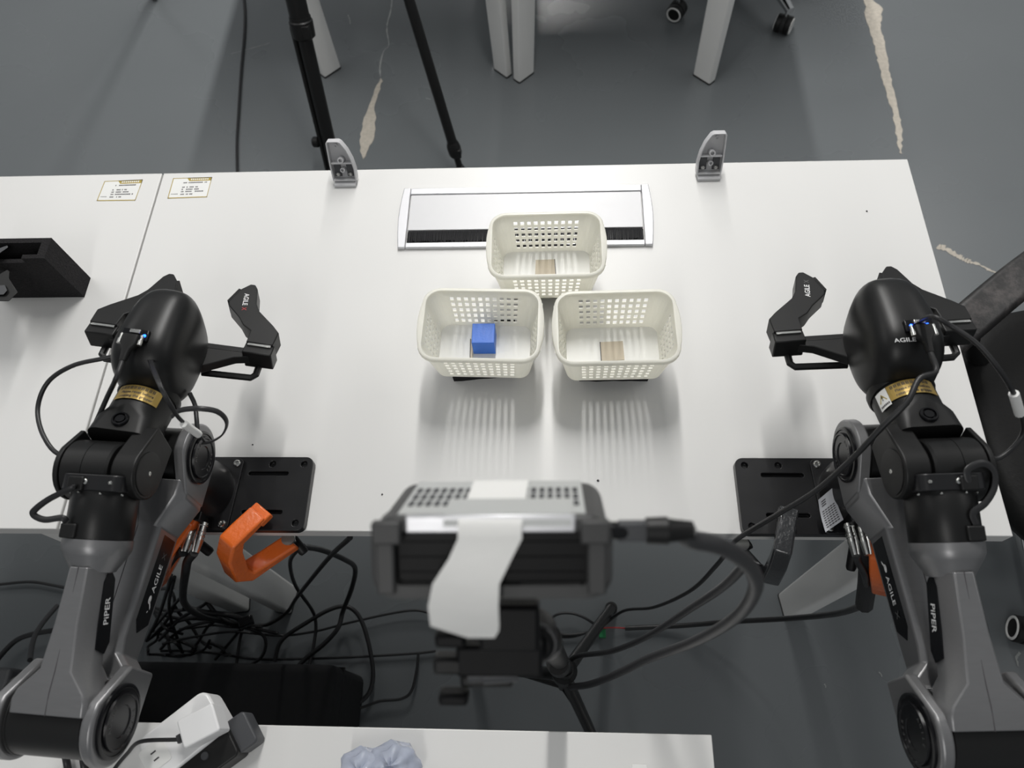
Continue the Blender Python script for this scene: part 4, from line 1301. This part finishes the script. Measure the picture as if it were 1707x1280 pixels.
t = thing('office_chair', 'chrome-legged office chair behind, two of its casters in view at the top', 'chair', (.665, 2.095, 0))
star_base(t, .665, 2.095, -139.5, .287, [20, 40, 60, 50, 30])
seat_mesh(.665, 2.095, .24, .24, .42, .49).build('seat', 'leather', t, ang=60)

# ------------------------------------------------------------------ cables
def wire(pts, r, label, m='cable', name='power_cable', group=None, flat=1.0):
    return cable(name, pts, r, m, label, 'cable', group, flat)


wire([(404, -25, .005), (408, 20, .005), (407, 60, .005), (402, 120, .005), (397, 200, .005), (395, 240, .005), (396, 300, .005), (400, 400, .005)], .0042, 'single dark cable lying straight on the floor behind the left desk')

# left arm
PL, PU = RL['pl'], RL['pu']
G, F, U = RL['G'], RL['F'], RL['U']
wire([PL, PL - PU * .02, at(182, 655, .99), at(142, 735, .95), at(100, 757, .93), at(72, 725, .93), at(63, 680, .93), at(80, 637, .94), at(120, 610, .95), at(170, 598, .95), at(208, 592, .945), at(240, 600, .93)], .0026, 'black usb lead looping out to the left of the left gripper', name='usb_cable')
for k in range(3):
    wire([G(.006 + k * .0016, .128, .060), G(.009 + k * .0018, .112, .057), at(262 + k * 2, 636, 1.022), at(280 + k * 2, 672, 1.012), at(300 + k * 1.5, 700, .985), at(330, 722, .945), at(342, 738, .925)], .0014,
         ('thin wire of the triple run on the left gripper, ' + ('left strand', 'middle strand', 'right strand')[k]), name='signal_wire', group='three wires from the left gripper')
a, b2 = at(306, 706, .981), at(331, 724, .947)
tag(MB().tube([a, b2], .0042, 10, 1, sm=False).build('cable_tag', 'paper', ang=60), 'white sleeve around the wires at the left shoulder', 'cable tag')
wire([at(286, 694, .985), at(300, 684, .990), at(330, 681, .995), at(362, 686, .985), at(378, 703, .97), at(371, 724, .95), at(352, 736, .935), at(338, 738, .925)], .0030, 'flat black ribbon lead looping over the left shoulder cap', name='ribbon_cable', flat=.35)
wire([at(316, 655, .93), at(325, 675, .92), at(328, 700, .92), at(330, 728, .915)], .0026, 'short black lead dropping behind the left gripper', name='usb_cable')
wire([F(-.014, .2160, .036), at(122, 813, 1.005), at(85, 830, 1.00), at(60, 848, .995), at(56, 858, .99), at(75, 866, .99), at(103, 863, .992), F(-.016, .1835, .034)], .0032, 'flat black ribbon loop at the left wrist', name='ribbon_cable', flat=.4)
P = RL['P']
wire([P(.020, -.036, .784), at(313, 935, .765), at(309, 955, .73), at(305, 985, .62), at(307, 1004, .5), at(320, 1018, .36), at(345, 1030, .2), at(380, 1035, .05)], .0055, 'thick black lead hanging from the silver plug at the left base', name='power_cable')
wire([P(.006, -.036, .784), at(292, 925, .76), at(272, 952, .72), at(250, 985, .6), at(240, 1010, .4)], .0060, 'braided black sleeve behind the left upper arm', 'braid', name='braided_cable')

# right arm
PR, PU2 = RR['pl'], RR['pu']
wire([PR, PR - PU2 * .02, at(1532, 632, 1.01), at(1512, 670, 1.005), at(1470, 712, .985), at(1420, 765, .95), at(1360, 818, .90), at(1300, 855, .85), at(1250, 885, .80), at(1222, 905, .775), at(1196, 940, .70), at(1150, 985, .5), at(1090, 1012, .25), at(1040, 1018, .10), at(1005, 1043, .03), at(985, 1055, .02)], .0030, 'black usb lead running from the right gripper diagonally across to the floor', name='usb_cable')
pp = RR['pp']; G2 = RR['G']; F2 = RR['F']
wire([pp + RR['pn'] * .005 + RR['pu'] * .003, at(1556, 528, 1.05), at(1590, 546, 1.05), at(1630, 574, 1.05), at(1665, 615, 1.04), at(1688, 652, 1.02), at(1703, 692, .99), at(1706, 720, .97), at(1690, 745, .96), at(1664, 764, .955), at(1645, 758, .955), at(1630, 750, .96)], .0024, 'thin black lead arching over the chair right of the right gripper', name='usb_cable')
tag(MB().tube([at(1690, 656, 1.018), at(1700, 690, .992)], .0046, 10, 1, sm=False).build('cable_tag', 'paper', ang=60), 'white sleeve on the thin lead at the right edge', 'cable tag')
wire([F2(-.014, .2160, .036), at(1612, 785, 1.005), at(1638, 772, 1.005), at(1657, 785, 1.0), at(1658, 812, .995), at(1643, 838, .993), at(1622, 855, .992), F2(-.014, .1835, .034)], .0034, 'flat black ribbon loop at the right wrist', name='ribbon_cable', flat=.4)
P = RR['P']
wire([P(.006, -.010, .782), at(1441, 905, .765), at(1447, 935, .74), at(1446, 970, .69), at(1441, 1008, .61)], .0115, 'wide braided black sleeve hanging from the right base', 'braid', name='braided_cable')
wire([at(1441, 1002, .62), at(1425, 1014, .50), at(1385, 1024, .34), at(1310, 1031, .18), at(1220, 1036, .08), at(1130, 1043, .02), at(1042, 1047, .012)], .0052, 'thick black lead running along the floor from the right braided sleeve', name='power_cable')
wire([P(.020, -.036, .784), at(1430, 935, .765), at(1442, 960, .74), at(1445, 985, .66)], .0042, 'black lead behind the silver plug at the right base', name='power_cable')

# around the stand
wire([dp(1248, 935, .55), dp(1205, 978, .66), dp(1150, 1015, .78), dp(1080, 1060, .95), dp(1020, 1085, 1.05), dp(965, 1093, 1.12), dp(945, 1105, 1.15)], .0040, 'dark lead running beside the thick camera lead to the stand', 'cable2', name='camera_cable')
wire([(1042, 1047, .012), (1020, 1046, .02), (1000, 1047, .03)], .0016, 'short red wire at the green terminal', 'redwire', name='red_wire')
o = MB().obox(at(1004, 1056, .015), X, Y, Z, .007, .009, .008).build('terminal_block', 'green', bevel=.001)
tag(o, 'small green terminal block by the stand on the floor', 'terminal')
wire([(1000, 1047, .02), (975, 1030, .03), (950, 1022, .03), (925, 1026, .03), (905, 1050, .02)], .0028, 'looped black lead left of the green terminal, upper strand')
wire([(1000, 1050, .012), (970, 1056, .015), (940, 1058, .015), (915, 1050, .02), (900, 1040, .03)], .0030, 'looped black lead left of the green terminal, lower strand')
wire([(985, 1052, .02), (950, 1062, .01), (900, 1058, .01), (860, 1050, .01)], .0024, 'thin black lead passing behind the camera mount')


def K(x, y): return (200 + x / 3.414, 880 + y / 3.414)
mess = [
    ([(1310, 55, .68), (1180, 180, .45), (1010, 390, .16), (950, 480, .05), (850, 545, .03), (780, 555, .03)], .0040, 'black lead dropping from the desk edge to the cable heap'),
    ([(1010, 120, .55), (968, 200, .4), (1000, 330, .2), (1095, 470, .06), (1115, 560, .03), (1100, 680, .02), (1075, 790, .02)], .0036, 'black lead dangling from the right orange clamp down to the floor'),
    ([(1040, 105, .52), (1150, 125, .42), (1280, 180, .3), (1338, 230, .2), (1320, 340, .12), (1270, 470, .05), (1240, 570, .04), (1160, 660, .03), (1060, 740, .02), (1000, 800, .02)], .0050, 'thick black lead making the wide bend right of the orange clamp'),
    ([(230, 700, .05), (380, 700, .03), (560, 715, .02), (760, 745, .012), (1000, 745, .01), (1300, 735, .01), (1500, 725, .01), (1700, 712, .01), (1800, 700, .01)], .0026, 'thin black lead running level across the dark floor'),
    ([(1698, 712, .018), (1690, 800, .018), (1660, 925, .018), (1600, 972, .018), (1480, 985, .018), (1380, 1020, .018), (1280, 1040, .018)], .0030, 'black lead turning down at the right of the dark floor'),
    ([(240, 660, .08), (420, 620, .06), (640, 590, .05), (900, 612, .03), (1100, 590, .02), (1300, 540, .02), (1500, 495, .02), (1650, 470, .02), (1740, 478, .02), (1830, 520, .02), (1960, 600, .02)], .0026, 'thin black lead stretching from the heap to the camera mount'),
    ([(880, 760, .02), (920, 640, .03), (1060, 540, .04), (1200, 462, .05), (1300, 450, .05), (1370, 520, .04), (1420, 680, .03), (1440, 850, .02), (1400, 960, .02), (1280, 1020, .02), (1150, 1000, .02)], .0046, 'thick black lead lying in a big round loop'),
    ([(290, 270, .45), (270, 350, .3), (220, 500, .15), (150, 640, .06)], .0034, 'black lead falling just right of the left upper arm'),
    ([(310, 280, .40), (280, 420, .2), (290, 520, .1), (330, 640, .05), (350, 700, .03)], .0034, 'black lead falling behind the left base plug'),
    ([(425, 295, .16), (350, 390, .12), (250, 500, .1), (170, 600, .08)], .0034, 'short black lead end sticking up beside the desk leg'),
    ([(520, 330, .18), (495, 420, .13), (420, 470, .1), (340, 520, .09), (220, 640, .07)], .0036, 'curved black lead end standing in front of the desk leg'),
    ([(170, 460, .09), (300, 510, .09), (480, 520, .08), (680, 560, .07), (800, 600, .05), (830, 660, .04), (800, 740, .03), (700, 800, .02)], .0034, 'black lead bending round the right side of the heap'),
    ([(230, 690, .03), (330, 590, .06), (470, 540, .09), (600, 530, .10), (760, 570, .06), (900, 600, .05)], .0034, 'black lead arching over the top of the heap'),
    ([(540, 750, .015), (600, 680, .02), (650, 620, .03), (690, 570, .05)], .0034, 'short black lead slanting through the middle of the heap'),
    ([(390, 720, .02), (450, 640, .03), (500, 560, .05), (560, 520, .08)], .0034, 'short black lead slanting left of the heap middle'),
    ([(660, 790, .012), (680, 650, .012), (700, 560, .03)], .0034, 'black lead going straight down from the heap'),
    ([(150, 640, .05), (300, 540, .08), (500, 500, .11), (620, 545, .09)], .0044, 'thick black lead across the back of the heap'),
    ([(200, 350, .1), (280, 350, .12), (310, 420, .11), (270, 520, .09), (180, 620, .06)], .0034, 'small black loop at the top left of the heap'),
    ([(500, 430, .12), (560, 500, .11), (640, 540, .1), (780, 560, .05)], .0046, 'thick black lead end at the top of the heap'),
    ([(170, 580, .06), (330, 640, .04), (430, 690, .03), (350, 730, .02), (220, 720, .02)], .0030, 'black lead coiled low at the left of the heap'),
    ([(360, 450, .13), (480, 480, .12), (640, 500, .1), (720, 540, .08)], .0060, 'very thick black lead at the crest of the heap'),
]
for pts, r, lab in mess:
    wire([K(x, y) + (z,) for x, y, z in pts], r, lab, name='tangled_cable', group='tangled cables on the floor')
rnd = random.Random(11)
for k in range(10):
    x0, y0 = rnd.uniform(190, 520), rnd.uniform(430, 690)
    pts = []
    an = rnd.uniform(0, 6.28)
    for j in range(6):
        pts.append(K(x0, y0) + (rnd.uniform(.015, .09),))
        an += rnd.uniform(-.2, .75)
        x0 = min(860, max(160, x0 + 95 * math.cos(an))); y0 = min(720, max(440, y0 + 55 * math.sin(an)))
    wire(pts, rnd.uniform(.0026, .0042), 'black lead tangled in the middle of the cable heap', name='tangled_cable', group='tangled cables on the floor')
o = MB().obox(at(410, 1036, .10), V((.9, .4, 0)), V((-.4, .9, 0)), Z, .014, .010, .008).build('cable_joint', 'gloss', bevel=.002)
tag(o, 'small glossy dark connector lying on top of the cable heap', 'connector')
wire([(-40, 978, .01), (0, 974, .01), (50, 970, .01), (90, 976, .01), (130, 985, .01)], .0032, 'thin black lead on the floor at the left edge')
wire([(-20, 1120, .03), (8, 1085, .03), (35, 1063, .03), (80, 1052, .03), (120, 1050, .03)], .0055, 'thick black lead curving behind the slate computer case')
wire([(50, 1100, .2), (56, 1065, .15), (70, 1040, .1), (95, 1010, .05)], .0050, 'short dark lead standing up behind the left elbow', 'cable2')
wire([(108, 1255, .765), (112, 1275, .757), (118, 1310, .757)], .004, 'black lead on the bottom desk under the left elbow, left one')
wire([(138, 1260, .765), (141, 1280, .757), (150, 1315, .757)], .004, 'black lead on the bottom desk under the left elbow, right one')

# crumbs on the desk
for u, v, r, lab in ((997, 801, .0018, 'dark crumb on the desk between the camera and the right plate'), (1445, 352, .0014, 'dark speck on the desk near its back right corner'),
                     (421, 741, .0011, 'tiny speck on the desk by the left shoulder'), (637, 824, .0012, 'tiny speck on the desk left of the depth camera')):
    c = at(u, v, TOP + .0004)
    vs = [c + V((math.cos(a) * r * random.uniform(.7, 1.2), math.sin(a) * r * random.uniform(.7, 1.3), 0)) for a in [k * math.pi / 4 for k in range(8)]]
    tag(MB().loft([vs, [c + (p - c) * .6 + Z * r * .8 for p in vs]]).build('crumb', 'ink', ang=60), lab, 'crumb')
